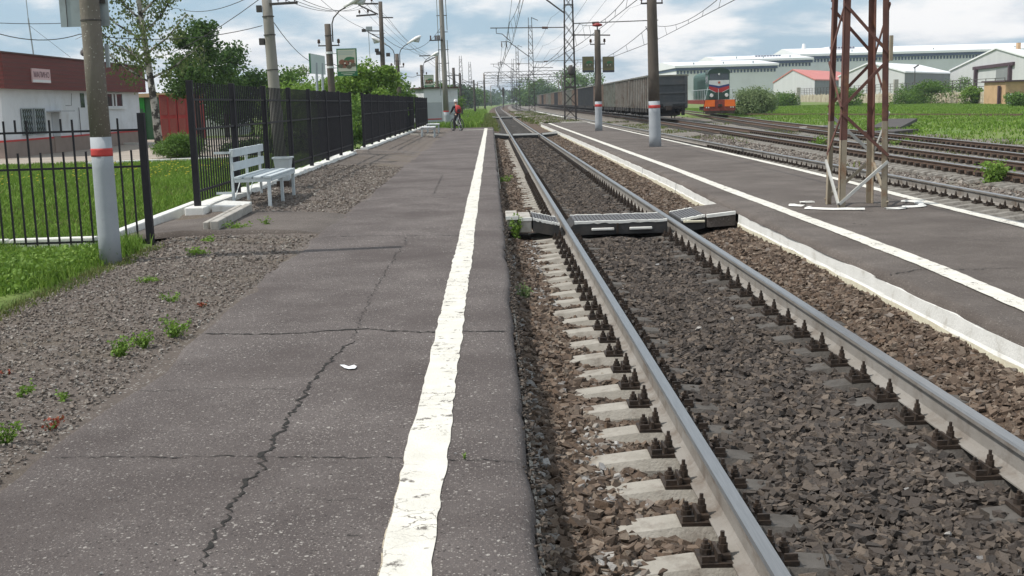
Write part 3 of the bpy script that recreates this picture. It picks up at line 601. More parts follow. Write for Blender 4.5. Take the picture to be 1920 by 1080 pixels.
# disused far stretch of the island platform
far = struct(sheet('disused_platform', [4.0, 4.1, 4.8, 5.6, 6.4, 7.0, 7.1], np.arange(90, 196, 2.), lambda x, y: lin(x, [(4., -.5), (4.1, -.06), (7., -.06), (7.1, -.5)])+(vnoise(x, y, 2., 61)-.5)*.1, 'gravel_fine'))
for i, y in enumerate(np.arange(88, 190, 6.)):
    if i % 5 != 3: MB().box(3.8+random.gauss(0, .05), 4.0, y, y+5.6, -.4, -.08+random.gauss(0, .03)).build('kerb_slab', 'concrete', far)
for y in np.arange(112, 188, 8.): MB().box(7.1, 7.35, y, y+7.7, -.4, -.02).build('kerb_slab', 'whitewash', far)
MB().box(5.4, 7.6, 88, 88.9, -.4, -.02).solo('concrete_slab', 'concrete', 'pale concrete slab lying past the white end line of the island platform', 'slab', bevel=.02)
# ------------------------------------------------------------------ fences
def inst(name, me, parent, loc):
    o = link(bpy.data.objects.new(name, me), parent); o.location = Vector(loc)-ORG[parent.name]; ORG[o.name] = ORG[parent.name]; return o
def slim(w, h, d=None):
    d = d or w; return MB().box(-w/2, w/2, -d/2, d/2, 0, h)
FX = -4.42
PKT = slim(.020, 1.76).mesh('picket', 'fence_black')
TOPP = slim(.016, .24).mesh('picket', 'fence_black')
def tall_fence(y0, y1, label, base=.2, step=.16, dx=0.):
    x = FX+dx; t = thing('picket_fence', label, 'fence', (x, y0, base-.2)); L_ = y1-y0; npan = max(1, round(L_/2.6))
    for i in range(npan+1):
        y = y0+L_*i/npan; h = 1.84
        MB().box(x-.045, x+.045, y-.045, y+.045, base-.2 if i else base-.18, base+h).build('post', 'fence_black', t, bevel=.006)
    n = int(L_/step)
    for i in range(1, n):
        y = y0+i*step
        if abs(((y-y0)/(L_/npan)+.5) % 1-.5)*(L_/npan) < .06: continue
        inst('picket', PKT, t, (x, y, base+.05))
    for z in (1.56, 1.12, .20): MB().box(x-.018, x+.018, y0+.045, y1-.045, base+z-.016, base+z+.016).build('fence_rail', 'fence_black', t)
    return t
tall_fence(17.2, 36.6, 'tall black metal picket fence behind the grey bench')
tall_fence(40.1, 66.2, 'tall black metal picket fence between the gap in the hedge and the low stools')
tall_fence(68.2, 80.2, 'short run of tall black picket fence in front of the small white hut')
def plinth_run(y0, y1, label, n=8):
    t = thing('fence_plinth', label, 'plinth', (FX, y0, -.1)); s = (y1-y0)/n
    for i in range(n):
        a = y0+i*s+.02; b = y0+(i+1)*s-.02; mb = MB(); k = 8
        for j in range(k+1):
            y = a+(b-a)*j/k; z = .19+random.gauss(0, .008); w = random.gauss(0, .012)
            mb.v += [(FX-.14, y, -.2), (FX-.13, y, z), (FX+.11+w, y, z-.01), (FX+.16+w, y, -.2)]
        for j in range(k):
            for q in range(3): mb.f.append((j*4+q, j*4+q+4, j*4+q+5, j*4+q+1)); mb.m.append(0)
        mb.f += [(0, 1, 2, 3), tuple(k*4+q for q in (3, 2, 1, 0))]; mb.m += [0, 0]
        mb.build('plinth_block', 'whitewash', t)
plinth_run(17.0, 36.7, 'whitewashed plinth under the tall fence behind the bench', 8)
plinth_run(40.0, 66.3, 'whitewashed plinth under the fence run beyond the hedge gap', 10)
plinth_run(68.0, 80.4, 'whitewashed plinth under the fence run by the hut', 5)
# low fence with alternating long and short bars, square to the platform
lf = thing('bar_fence', 'low black bar fence with long and short bars in front of the lawn', 'fence', (-4.27, 14.25, -.02)); FY = 14.22
fy = lambda x: FY+(x+4.27)*.03
LONG = slim(.020, 1.60).mesh('bar', 'fence_black'); SHORT = slim(.020, 1.20).mesh('bar', 'fence_black'); STUB = slim(.020, .16).mesh('bar_stub', 'fence_black')
MB().box(-4.31, -4.225, FY-.04, FY+.045, -.1, 1.59).build('post', 'fence_black', lf, bevel=.006)
x = -4.42; i = 0
while x > -8.6:
    if i % 2 == 1: inst('bar', LONG, lf, (x, fy(x), -.07))
    else:
        inst('bar', SHORT, lf, (x, fy(x), -.06))
        if i % 4: inst('bar_stub', STUB, lf, (x, fy(x), 1.38))
    x -= .1365; i += 1
for z in (.03, .94, 1.385): MB().bar((-4.31, fy(-4.31), z), (-8.7, fy(-8.7), z), .022, .026).build('fence_rail', 'fence_black', lf)
MB().box(-8.74, -8.66, fy(-8.7)-.04, fy(-8.7)+.04, -.2, 1.59).build('post', 'fence_black', lf)
# kerbs of the lawn
def kerb(pts, label, w=.14, h=.14, m='whitewash', z=None, n=4):
    t = thing('lawn_kerb', label, 'kerb', (pts[0][0], pts[0][1], -.2))
    for (ax, ay, az), (bx, by, bz) in zip(pts, pts[1:]):
        for i in range(n):
            a = Vector((ax, ay, az)).lerp(Vector((bx, by, bz)), i/n+.004); b = Vector((ax, ay, az)).lerp(Vector((bx, by, bz)), (i+1)/n-.004)
            MB().bar(a, b, w, h).build('kerb_stone', m, t, bevel=.018)
kerb([(-9.5, 14.55, -.055), (-5.05, 14.62, -.05)], 'whitewashed kerb along the lawn just behind the low bar fence', h=.2)
kerb([(-4.98, 14.75, -.04), (-4.80, 18.6, .06)], 'whitewashed kerb running from the low fence towards the first tall fence post', h=.2)
kerb([(-14.5, 41.5, -.18), (-9., 43.2, -.18)], 'pale kerb at the far side of the lawn before the paved forecourt', h=.12, n=6)
kerb([(-21, 66, -.18), (-15.5, 63., -.18)], 'white kerb stones near the green kiosk', h=.14, n=5)
kerb([(-5.2, 37.2, -.05), (-4.6, 39.9, .05)], 'white kerb visible in the gap between the fence runs', h=.16, n=2)
# stub, block and beams at the gate
MB().box(-4.56, -4.26, 16.95, 17.32, -.2, .19).solo('post_footing', 'whitewash', 'cracked whitewashed concrete footing under the first tall fence post', 'footing', bevel=.02)
MB().add([(-4.22, 17.2, -.05), (-3.72, 17.28, -.05), (-3.72, 17.28, .16), (-4.22, 17.2, .19), (-4.22, 18., -.05), (-3.78, 18., -.05), (-3.78, 18., .17), (-4.22, 18., .2)], [(0, 1, 2, 3), (5, 4, 7, 6), (3, 2, 6, 7), (4, 0, 3, 7), (1, 5, 6, 2)]).solo('concrete_block', 'whitewash', 'whitewashed concrete block lying beside the fence footing near the bench', 'block', bevel=.015)
for k, (a, b) in enumerate((((-3.62, 14.85, .12), (-3.70, 17.35, .13)), ((-3.76, 14.95, .10), (-3.82, 17.3, .12)))):
    MB().bar(a, b, .11 if k == 0 else .07, .12).solo('timber_beam', 'concrete', ('wide weathered beam edging the asphalt path by the fence gate', 'narrow weathered beam on the fence side of the path edging')[k], 'beam', bevel=.012)

# ------------------------------------------------------------------ bench, bin, stools
b = thing('bench', 'grey painted slatted bench with backrest standing before the tall fence', 'bench', (-3.85, 19.3, .07))
for (x0, x1) in ((-3.62, -3.50), (-3.77, -3.65), (-3.92, -3.80), (-4.07, -3.95)): MB().box(x0, x1, 18.15, 20.45, .515, .55).build('seat_slat', 'bench_paint', b, bevel=.006)
MB().box(-4.07, -3.5, 18.17, 18.22, .46, .513).build('seat_frame', 'bench_paint', b); MB().box(-4.07, -3.5, 20.38, 20.43, .46, .513).build('seat_frame', 'bench_paint', b)
MB().box(-3.53, -3.49, 18.23, 20.37, .465, .512).build('seat_frame', 'bench_paint', b)
for z0, z1 in ((.86, .985), (.645, .775)): MB().box(-4.08, -4.045, 18.1, 20.5, z0, z1).build('back_slat', 'bench_paint', b, bevel=.006)
for y in (18.2, 19.3, 20.4):
    MB().box(-4.122, -4.082, y-.025, y+.025, .06, .985).build('leg', 'bench_paint', b, bevel=.004)
    MB().box(-3.56, -3.51, y-.028, y+.028, .04, .512).build('leg', 'bench_paint', b, bevel=.004)
for y, s in ((18.23, 1), (19.28, -1), (19.33, 1), (20.37, -1)): MB().bar((-4.09, y, .2), (-4.05, y+s*.34, .5), .014).build('brace', 'bench_paint', b)
for z in (.30, .93): MB().bar((-4.36, 18.16, z), (-4.1, 18.16, z), .03, .035).build('stay', 'bench_paint', b)
bn = thing('litter_bin', 'grey tapered litter bin beside the end of the bench', 'litter bin', (-4.02, 22.2, .08))
mb = MB(); mb.add([(-4.12, 22.1, .22), (-3.92, 22.1, .22), (-3.92, 22.32, .22), (-4.12, 22.32, .22), (-4.18, 22.04, .66), (-3.86, 22.04, .66), (-3.86, 22.38, .66), (-4.18, 22.38, .66)], [(3, 2, 1, 0), (0, 1, 5, 4), (1, 2, 6, 5), (2, 3, 7, 6), (3, 0, 4, 7)]); mb.build('body', 'bench_paint', bn, bevel=.008)
rim = MB()
for a, c in (((-4.19, 22.03), (-3.85, 22.03)), ((-3.85, 22.03), (-3.85, 22.39)), ((-3.85, 22.39), (-4.19, 22.39)), ((-4.19, 22.39), (-4.19, 22.03))): rim.bar((*a, .66), (*c, .66), .022, .03)
rim.build('rim', 'bench_paint', bn); MB().box(-4.14, -3.9, 22.06, 22.34, .03, .218).build('foot', 'iron_dark', bn); MB().box(-4.16, -3.88, 22.07, 22.36, .60, .63).build('liner', 'iron_dark', bn)
for y, sx, lab in ((55.6, -3.05, 'low white topped stool standing on the shoulder nearer the bench'), (63.5, -3.2, 'low white topped stool standing on the shoulder nearer the hut')):
    s = thing('stool', lab, 'stool', (sx, y, .02))
    MB().box(sx-.34, sx+.34, y-.3, y+.9, .47, .53).build('seat', 'white_paint', s, bevel=.01)
    for i in (-1, 1):
        for j in (-.22, .3, .82): MB().box(sx+i*.3-.02, sx+i*.3+.02, y+j-.02, y+j+.02, -.05, .47).build('leg', 'bench_paint', s)
    MB().box(sx-.3, sx+.3, y-.24, y-.2, .40, .44).build('rail', 'bench_paint', s)
MB().bar((-4.1, 58.5, .1), (-2.7, 57.4, .06), .2, .12).solo('concrete_beam', 'concrete', 'pale concrete beam lying across the shoulder by the low stools', 'beam')

# ------------------------------------------------------------------ poles
def pole_shaft(mb, base, top, r0, r1, n=14, mi=0, k=4):
    base = Vector(base); top = Vector(top); mb.tube([base.lerp(top, i/k) for i in range(k+1)], [r0+(r1-r0)*i/k for i in range(k+1)], n, mi); return mb
def insulator(mb, p, s=1.): mb.tube([p, p+Vector((0, 0, .05*s)), p+Vector((0, 0, .06*s)), p+Vector((0, 0, .11*s)), p+Vector((0, 0, .12*s)), p+Vector((0, 0, .17*s))], [.012*s, .012*s, .045*s, .035*s, .045*s, .025*s], 8)
def painted_pole(t, x, y, h, r0, r1, zp, zr, lean=(0, 0), z0=-.05, bodym='pole_concrete'):
    bs = Vector((x, y, z0)); tp = Vector((x+lean[0], y+lean[1], h)); ax = lambda z: bs.lerp(tp, (z-z0)/(h-z0)); rr = lambda z: r0+(r1-r0)*(z-z0)/(h-z0)
    pole_shaft(MB(), ax(zp), tp, rr(zp), r1).build('shaft', bodym, t, smooth=True)
    if zp > z0+.1: pole_shaft(MB(), bs, ax(zp), r0+.002, rr(zp)+.002).build('painted_base', 'pole_grey_paint', t, smooth=True)
    if zr: pole_shaft(MB(), ax(zr[0]), ax(zr[1]), rr(zr[0])+.005, rr(zr[1])+.005).build('red_band', 'pole_red_paint', t, smooth=True)
    return ax, rr
def streetlamp(t, ax, h, dirs, r, lampm='lamp_white', size=1.):
    """curved arm(s) with cobra-head lamps and a small insulator bracket"""
    for dx, dy in dirs:
        d = Vector((dx, dy, 0)); p0 = ax(h-.75)+d*(r+.05)
        arm = MB().tube([p0, p0+Vector((0, 0, .75)), p0+Vector((0, 0, 1.0))+d*.08, p0+Vector((0, 0, 1.28))+d*.35, p0+Vector((0, 0, 1.42))+d*.62], .028, 8).build('lamp_arm', 'mast_grey', t, smooth=True)
        c = p0+Vector((0, 0, 1.42))+d*.55; u = (d+Vector((0, 0, .5))).normalized(); w = u.cross(Vector((0, 0, 1))).normalized(); v = w.cross(u).normalized()
        mb = MB(); prof = [(0, .05, .05), (.18, .075, .07), (.38, .14, .11), (.62, .18, .13), (.82, .15, .10), (.92, .07, .04)]; n = 12
        for a, ww, hh in prof:
            for k in range(n):
                q = 2*math.pi*k/n; mb.v.append(tuple(c+u*(a*size)+w*(ww*size*math.cos(q))+v*(hh*size*max(math.sin(q), -.55))))
        for i in range(len(prof)-1):
            for k in range(n): mb.f.append((i*n+k, i*n+(k+1) % n, (i+1)*n+(k+1) % n, (i+1)*n+k)); mb.m.append(0)
        mb.f += [tuple(range(n))[::-1], tuple((len(prof)-1)*n+k for k in range(n))]; mb.m += [0, 0]
        hd = mb.build('lamp_head', lampm, arm, smooth=True)
        g = MB(); g.tube([c+u*(.42*size)-v*.05, c+u*(.62*size)-v*(.14*size), c+u*(.80*size)-v*.06], [.06*size, .12*size, .05*size], 10); g.build('lamp_glass', 'lamp_glass', arm, smooth=True)
def bracket(t, ax, h, r, half=.45, along=(1, 0)):
    d = Vector((*along, 0)); c = ax(h-.9); mb = MB().bar(c-d*half, c+d*half, .05, .05); br = mb.build('bracket', 'mast_grey', t)
    for s in (-1, 1): m_ = MB(); insulator(m_, c+d*(s*half*.93)+Vector((0, 0, .02)), 1.5); m_.build('insulator', 'porcelain', t, smooth=True)
def poster(t, p0, w, h, kind, th=.03):
    """flat poster board, lower left corner p0, facing the camera side (-y)"""
    x, y, z = p0; fr, field = (('poster_green', 'poster_cream') if kind == 'green' else ('poster_navy', 'poster_olive'))
    bd = MB().box(x, x+w, y, y+th, z, z+h).build('poster_board', fr, t)
    e = .05 if kind == 'green' else .015
    MB().box(x+e, x+w-e, y-.004, y-.001, z+h*(.17 if kind == 'green' else .13), z+h-e).build('poster_print', field, bd)
    for k in range(2 if kind == 'green' else 0): MB().box(x+w*(.18+.12*k), x+w*(.86-.12*k), y-.004, y-.001, z+h*(.10-.06*k), z+h*(.118-.06*k)).build('poster_lettering', 'poster_text', bd)
    if kind == 'green':
        for k in range(3): MB().box(x+w*.1, x+w*(.88-.06*k), y-.0065, y-.0045, z+h*(.88-.05*k), z+h*(.895-.05*k)).build('poster_lettering', 'sign_mark', bd)
    # an abstract row of crates, leaves and a dark wedge on the print
    def blob(cx, cz, rx, rz, m, dy):
        n = 9; a0 = random.random(); vs = [(x+w*(cx+rx*math.cos(a0+6.283*k/n)*random.uniform(.7, 1.1)), y-dy, z+h*(cz+rz*math.sin(a0+6.283*k/n)*random.uniform(.7, 1.1))) for k in range(n)]
        MB().add(vs, [tuple(range(n))]).build('poster_figure', m, bd)
    blob(.62, .60, .30, .13, 'poster_green', .006)
    for cx, cz, rx, rz in ((.25, .50, .16, .12), (.48, .46, .16, .12), (.72, .52, .18, .11), (.33, .36, .24, .08)): blob(cx, cz, rx, rz, 'poster_red' if kind == 'green' else 'poster_dark', .008)
    for cx, cz in ((.18, .40), (.6, .38), (.82, .44)): blob(cx, cz-.04, .16, .08, 'poster_dark', .010)
    for cx, cz in ((.4, .47), (.66, .47)): blob(cx, cz, .05, .03, 'poster_text', .012)
    return bd
# near lamp post with the back of a sign plate
np_ = thing('lamp_post', 'concrete pole with red band and sign plates seen from behind, near the low fence', 'pole', (-4.2, 12.5, -.05))
ax, rr = painted_pole(np_, -4.2, 12.5, 4.6, .115, .092, 1.345, (1.14, 1.225), z0=-.06)
pl = PY(115, 52, 12.62); prr = PY(206, 50, 12.62)
for a, c in (((pl.x, prr.x), (2.515, 3.35)),):
    sp2 = MB().box(a[0], a[1], 12.615, 12.63, c[0], c[1]).build('sign_plate', 'sign_back', np_)
    MB().box(a[0]+.07, a[0]+.075, 12.608, 12.614, c[0], c[1]).build('seam', 'mast_grey', sp2); MB().box(-4.33, -4.07, 12.58, 12.612, 2.75, 2.79).build('clamp', 'mast_grey', np_)
MB().tube([ax(2.56), ax(2.575)], rr(2.56)+.006, 14).build('clamp', 'mast_grey', np_)
MB().box(-4.10, -4.065, 12.56, 12.6, 2.08, 2.32).build('cable_box', 'steel_grey', np_)
# island platform poles
t = thing('lamp_post', 'tall concrete pole with red band standing on the island platform alone', 'pole', (5.43, 38.3, 0))
ax, rr = painted_pole(t, 5.43, 38.3, 5.4, .20, .155, 1.50, (1.27, 1.37), lean=(-.1, 0), z0=-.02, bodym='pole_concrete_dark'); bracket(t, ax, 5.55, .17, .36)
t = thing('lamp_post', 'concrete pole carrying two olive posters and a red lamp cap', 'pole', (5.57, 60, 0))
ax, rr = painted_pole(t, 5.57, 60, 5.12, .19, .15, 1.50, (1.23, 1.36), z0=-.02, bodym='pole_concrete_dark')
for s, nm in ((-1, 'left'), (1, 'right')):
    q = PY(1092 if s < 0 else 1130, 136, 59.9); poster(t, (q.x, 59.86, q.z), .60, .80, 'olive')
    for dz in (.2, .6): MB().bar((q.x+(.6 if s < 0 else 0), 59.9, q.z+dz), (5.57+s*.15, 60, q.z+dz), .03).build('poster_arm', 'steel_grey', t)
bracket(t, ax, 5.3, .16, .38)
cap = MB().tube([ax(5.1), ax(5.3)], [.03, .03], 8); cap.build('lamp_stem', 'mast_grey', t)
MB().tube([ax(5.28), ax(5.32), ax(5.40), ax(5.46)], [.08, .26, .25, .08], 14).build('lamp_cap', 'lamp_red', t, smooth=True)
# left row behind the fence
u = thing('utility_pole', 'thick leaning concrete pole with a cross arm of three insulators behind the bench fence', 'pole', (PY(520, 230, 36).x, 36, -.2))
tp = PY(500, 0, 36); bs = PY(517, 200, 36); bs2 = bs+(bs-tp)*((bs.z+.2)/(tp.z-bs.z)); top = tp+(tp-bs)*.22
pole_shaft(MB(), bs2, top, .20, .145, 16).build('shaft', 'pole_concrete_light', u, smooth=True)
axu = lambda z: bs2.lerp(top, (z-bs2.z)/(top.z-bs2.z))
for z in (2.75, 3.8, 4.35): MB().tube([axu(z), axu(z+.03)], .185, 14).build('clamp', 'mast_grey', u)
c = axu(4.72); MB().bar(c+Vector((.1, -.12, 0)), c+Vector((.95, -.12, .03)), .09, .07).build('cross_arm', 'mast_grey', u)
for k in (.36, .6, .86): m_ = MB(); insulator(m_, c+Vector((k, -.12, .05)), 1.1); m_.build('insulator', 'porcelain', u, smooth=True)
for z in (4.68, 3.7): q = axu(z); MB().box(q.x-.32, q.x-.17, q.y-.1, q.y+.05, z-.18, z+.02).build('junction_box', 'mast_grey', u)
def lamp_post(px, Y, topy, label, dirs, lampsz=1.1, r=.15, post=None):
    x = PY(px, topy, Y).x; h = PY(px, topy, Y).z; xb = x+.012*h*1.2
    t = thing('lamp_post', label, 'lamp post', (xb, Y, -.3)); bs = Vector((xb, Y, -.3)); tp = Vector((x, Y, h))
    pole_shaft(MB(), bs, tp, r*1.15, r*.88).build('shaft', 'pole_concrete_dark', t, smooth=True); axl = lambda z: bs.lerp(tp, (z+.3)/(h+.3))
    streetlamp(t, axl, h, dirs, r*.9, size=lampsz); bracket(t, axl, h, r)
    MB().tube([axl(h-.5), axl(h-.46)], r*1.0, 12).build('clamp', 'mast_grey', t)
    return t, axl, h
t, axl, h = lamp_post(614, 50, 45, 'lamp post with one lamp and a green framed poster behind the tall fence', [(1, -.1)], 1.25)
q = PY(633, 143, 49.8); poster(t, (q.x, 49.78, q.z), .86, 1.15, 'green')
for dz in (.35, .95): MB().bar((q.x, 49.8, q.z+dz), (axl(q.z+dz).x, 50, q.z+dz), .035).build('poster_arm', 'steel_grey', t); pole_shaft(MB(), axl(q.z+dz), axl(q.z+dz+.09), .162, .162).build('clamp', 'lamp_white', t)
lamp_post(744, 81, 101, 'lamp post with two lamps spread either side behind the second fence run', [(1, 0), (-1, 0)], 1.2)
t, axl, h = lamp_post(790, 105, 122, 'lamp post with one lamp and small green poster beside the hut roof', [(1, 0)], 1.1)
q = PY(796, 164, 104.8); poster(t, (q.x, 104.7, q.z), .85, 1.1, 'green')
for dz in (.2, 1.0): MB().bar((q.x, 104.8, q.z+dz), (axl(q.z+dz).x, 105, q.z+dz), .04).build('poster_arm', 'steel_grey', t)
# wooden-type line pole with brackets
t = thing('utility_pole', 'concrete line pole with braced arms and a transformer box behind the green shrubs', 'pole', (PY(722, 240, 74).x, 74, -.3))
tp = PY(713, 3, 74); bs = PY(721, 200, 74); bs = bs+(bs-tp)*((bs.z+.3)/(tp.z-bs.z))
pole_shaft(MB(), bs, tp, .19, .12, 12).build('shaft', 'pole_concrete_dark', t, smooth=True)
zz = lambda py: PY(713, py, 74).z
def pxp(px, py, Y=74): return PY(px, py, Y)
MB().bar(pxp(664, 7), pxp(709, 7), .10, .10).build('cross_arm', 'mast_grey', t); MB().bar(pxp(672, 9), pxp(709, 27), .10, .09).build('brace', 'mast_grey', t)
MB().bar(pxp(668, 30), pxp(705, 27), .12, .10).build('cross_arm', 'mast_grey', t); MB().bar(pxp(715, 33), pxp(737, 33), .08, .07).build('cross_arm', 'mast_grey', t)
MB().bar(pxp(686, 58), pxp(712, 58), .07, .07).build('cross_arm', 'mast_grey', t); MB().bar(pxp(690, 60), pxp(712, 72), .07, .06).build('brace', 'mast_grey', t)
q = pxp(691, 56); MB().box(q.x-.15, q.x+.22, 73.9, 74.2, q.z-.05, q.z+.2).build('transformer_box', 'steel_grey', t); MB().box(q.x-.42, q.x-.18, 73.9, 74.1, q.z-.12, q.z+.06).build('floodlight', 'mast_grey', t)
for px, py in ((669, 5), (684, 5), (697, 5), (674, 27), (690, 26)): m_ = MB(); insulator(m_, pxp(px, py), 1.6); m_.build('insulator', 'porcelain', t, smooth=True)
for px, py in ((709, 100), (728, 103), (707, 95)): q = pxp(px, py); MB().box(q.x-.12, q.x+.12, 73.8, 74, q.z-.1, q.z+.12).build('junction_box', 'mast_grey', t)
MB().tube([pxp(691, 60), pxp(697, 170)], .02, 6).build('down_pipe', 'steel_grey', t)
t = thing('utility_pole', 'farther concrete line pole with one arm behind the hut', 'pole', (PY(820, 200, 118).x, 118, -.3))
pole_shaft(MB(), (PY(820, 230, 118).x, 118, -.3), PY(819, 101, 118), .2, .15, 10).build('shaft', 'pole_concrete', t, smooth=True)
MB().bar(PY(786, 105, 118), PY(816, 104, 118), .12, .1).build('cross_arm', 'mast_grey', t); MB().bar(PY(796, 117, 118), PY(816, 107, 118), .1, .1).build('brace', 'mast_grey', t)
# signboard on two posts
t = thing('sign_board', 'pale green notice board raised on two posts at the tall fence', 'sign board', (-4.62, 31.6, .05))
a = PY(583, 138, 31.6); d = PY(610, 140, 32.6); e = PY(584, 100, 31.6)
mb = MB(); mb.prism([a, (d.x, 32.5, d.z), (d.x, 32.5, PY(610, 105, 32.5).z), (a.x, 31.6, e.z)], (.02, .03, 0)); bd = mb.build('board', 'sign_pale', t)
for i in range(6):
    f = .14+.12*i; p0 = Vector(a).lerp(Vector((d.x, 32.5, d.z)), .15+.02*(i % 2)); p1 = Vector(a).lerp(Vector((d.x, 32.5, d.z)), .85-.1*(i % 3)); o_ = Vector((-.004, -.012, (e.z-a.z)*f))
    MB().bar(p0+o_, p1+o_, .006, .02).build('text_line', 'sign_mark', bd)
MB().bar(a+Vector((-.01, -.01, 0)), Vector((a.x-.01, 31.59, e.z)), .04).build('frame_edge', 'poster_green', bd)
for f in (.3, .72):
    p = Vector(a).lerp(Vector((d.x, 32.5, d.z)), f); ft = Vector((p.x+.10, p.y, .0)); md = ft.lerp(p, .74)
    MB().tube([ft, md], .035, 8).build('post', 'fence_black', t); MB().tube([md, p+Vector((.03, .09, .3))], .035, 8).build('post', 'steel_grey', t)
# ------------------------------------------------------------------ station building
st = thing('station_building', 'white station building with maroon fascia and red stripe beyond the lawn', 'building', (-20.9, 50, -.26))
X0, Y0, Y1, ZB, ZF, ZT = -20.9, 50., 69.5, -.3, 2.74, 4.22
MB().box(-34, X0, Y0, Y1, .50, ZF).build('wall', 'wall_white', st); MB().box(-34.03, X0+.04, Y0-.04, Y1+.04, ZB, .46).build('plinth', 'plinth', st)
MB().box(-34.02, X0+.05, Y0-.05, Y1+.05, .46, .54).build('stripe', 'stripe_red', st)
fs = MB().box(-34.3, X0+.35, Y0-.35, Y1+.35, ZF, ZT).build('fascia', 'fascia_maroon', st)
for i in range(1, 8):
    z = ZF+(ZT-ZF)*i/8; MB().box(X0+.351, X0+.358, Y0-.35, Y1+.35, z-.012, z+.012).build('board_joint', 'roof_trim', fs); MB().box(-34.3, X0+.35, Y0-.358, Y0-.351, z-.012, z+.012).build('board_joint', 'roof_trim', fs)
rf = MB().box(-34.4, X0+.42, Y0-.42, Y1+.42, ZT, ZT+.05).build('roof_edge', 'roof_trim', st); MB().box(-34, X0, Y0+.2, Y1-.2, ZT+.05, ZT+.12).build('roof', 'mast_grey', st)
fx = lambda px: (lambda r: r[1]*X0/r[0])(ray(px, 230))     # where the facade is cut by a pixel column
def facade(px0, px1, z0, z1, off0, off1, name, m, par=st, **k): return MB().box(X0+off0, X0+off1, fx(px0), fx(px1), z0, z1).build(name, m, par, **k)
for px0, px1 in ((40, 60), (64, 83)):
    w = facade(px0, px1, .72, 1.86, .002, .03, 'window', 'glass_dark'); ya, yb = sorted((fx(px0), fx(px1)))
    for i in range(6):
        y = ya+(yb-ya)*(i+.5)/6; z = .74; bar = MB(); pts = []
        for k in range(9): pts.append((X0+.06, y+(.05 if k % 2 else -.05), z+1.1*k/8))
        bar.tube(pts, .014, 5).build('grille_bar', 'steel_grey', w)
    fr = MB()
    for y in (ya, yb): fr.box(X0+.03, X0+.075, y-.03, y+.03, .70, 1.88)
    fr.box(X0+.03, X0+.075, ya, yb, 1.85, 1.9); fr.box(X0+.03, X0+.075, ya, yb, .69, .73); fr.build('frame', 'steel_grey', w)
facade(97, 110, .56, 1.68, .003, .05, 'door', 'wall_grey'); facade(97.2, 109.5, -.28, .55, .045, .07, 'door_step', 'plinth')
MB().box(X0-.0, X0+.7, fx(90)-.1, fx(114)+.1, 1.70, 1.77).build('door_canopy', 'wall_grey', st)
for px0, px1 in ((194, 213), (214, 219), (220, 232)): 
    w = facade(px0, px1, 1.95, 2.62, .003, .03, 'window', 'glass_dark')
    ya, yb = sorted((fx(px0), fx(px1))); fr = MB()
    for y in (ya, yb): fr.box(X0+.03, X0+.06, y-.05, y+.05, 1.9, 2.66)
    fr.box(X0+.03, X0+.06, ya, yb, 1.88, 1.95); fr.box(X0+.03, X0+.06, ya, yb, 2.62, 2.68); fr.build('frame', 'white_paint', w)
facade(191, 236, 1.80, 1.87, .0, .12, 'sill', 'white_paint'); facade(154, 161, 1.9, 2.62, .003, .03, 'window', 'glass_dark')
MB().tube([(X0+.06, fx(148), .5), (X0+.06, fx(148), 1.9)], .02, 6).build('cable', 'mast_grey', st); MB().tube([(X0+.05, fx(124), 2.0), (X0+.12, fx(132), 2.0), (X0+.05, fx(137), 2.6)], .012, 5).build('cable', 'mast_grey', st)
# name board on the fascia
xs_ = X0+.36; ya, yb = fx(51.5), fx(86); ya, yb = ya*1.0, yb*1.0
sg = thing('station_name_board', 'pink name board with dark letters on the maroon fascia', 'sign', (xs_, (ya+yb)/2, 3.05))
sb = MB().box(xs_, xs_+.05, ya, yb, 3.03, 3.66).build('board', 'sign_pink', sg); MB().box(xs_+.05, xs_+.055, ya+.02, yb-.02, 3.05, 3.16).build('footer', 'white_paint', sb)
cu = bpy.data.curves.new('lettering', 'FONT'); cu.body = 'МАЛИНО'; cu.size = .42; cu.align_x = 'CENTER'; cu.extrude = .002
tmp = bpy.data.objects.new('lettering', cu); COL.objects.link(tmp); bpy.context.view_layer.update()
me = bpy.data.meshes.new_from_object(tmp.evaluated_get(bpy.context.evaluated_depsgraph_get())); bpy.data.objects.remove(tmp)
me.materials.clear(); me.materials.append(MAT['sign_text']); lo = link(bpy.data.objects.new('lettering', me), sb)
wd = max(v.co.x for v in me.vertices)-min(v.co.x for v in me.vertices); lo.scale = ((yb-ya)*.84/wd, .85, 1)
lo.location = Vector((xs_+.058, (ya+yb)/2, 3.27))-ORG[sg.name]; lo.rotation_euler = (R(90), 0, R(90))
# antenna and loudspeaker on the roof
t = thing('antenna_mast', 'thin antenna mast with guy wires on the station roof', 'antenna', (PY(63, 100, 56).x, 56, ZT+.05)); ax0 = PY(63, 102, 56).x
MB().tube([(ax0, 56, ZT+.1), (ax0-.1, 56, 6.1)], .035, 6).build('mast', 'steel_grey', t); MB().tube([(ax0-.1, 56, 6.1), (ax0-.16, 56, 9.5)], .02, 6).build('whip', 'steel_grey', t)
MB().tube([(ax0-.1, 56, 5.8), (ax0+1.2, 57.5, ZT+.1)], .008, 4).build('guy_wire', 'wire', t)
q = PY(143, 107, 60); t = thing('loudspeaker', 'grey horn loudspeaker on the edge of the station roof', 'loudspeaker', (X0+.2, q.y, ZT+.05)); lx_, ly = X0+.25, 60.2
MB().tube([(lx_, ly, ZT+.05), (lx_, ly, ZT+.3)], .03, 6).build('bracket', 'mast_grey', t)
MB().tube([(lx_-.0, ly+.32, ZT+.26), (lx_+.02, ly+.1, ZT+.32), (lx_+.05, ly-.22, ZT+.42), (lx_+.05, ly-.26, ZT+.44)], [.07, .07, .2, .24], 12, cap=False).build('horn', 'lamp_white', t, smooth=True)
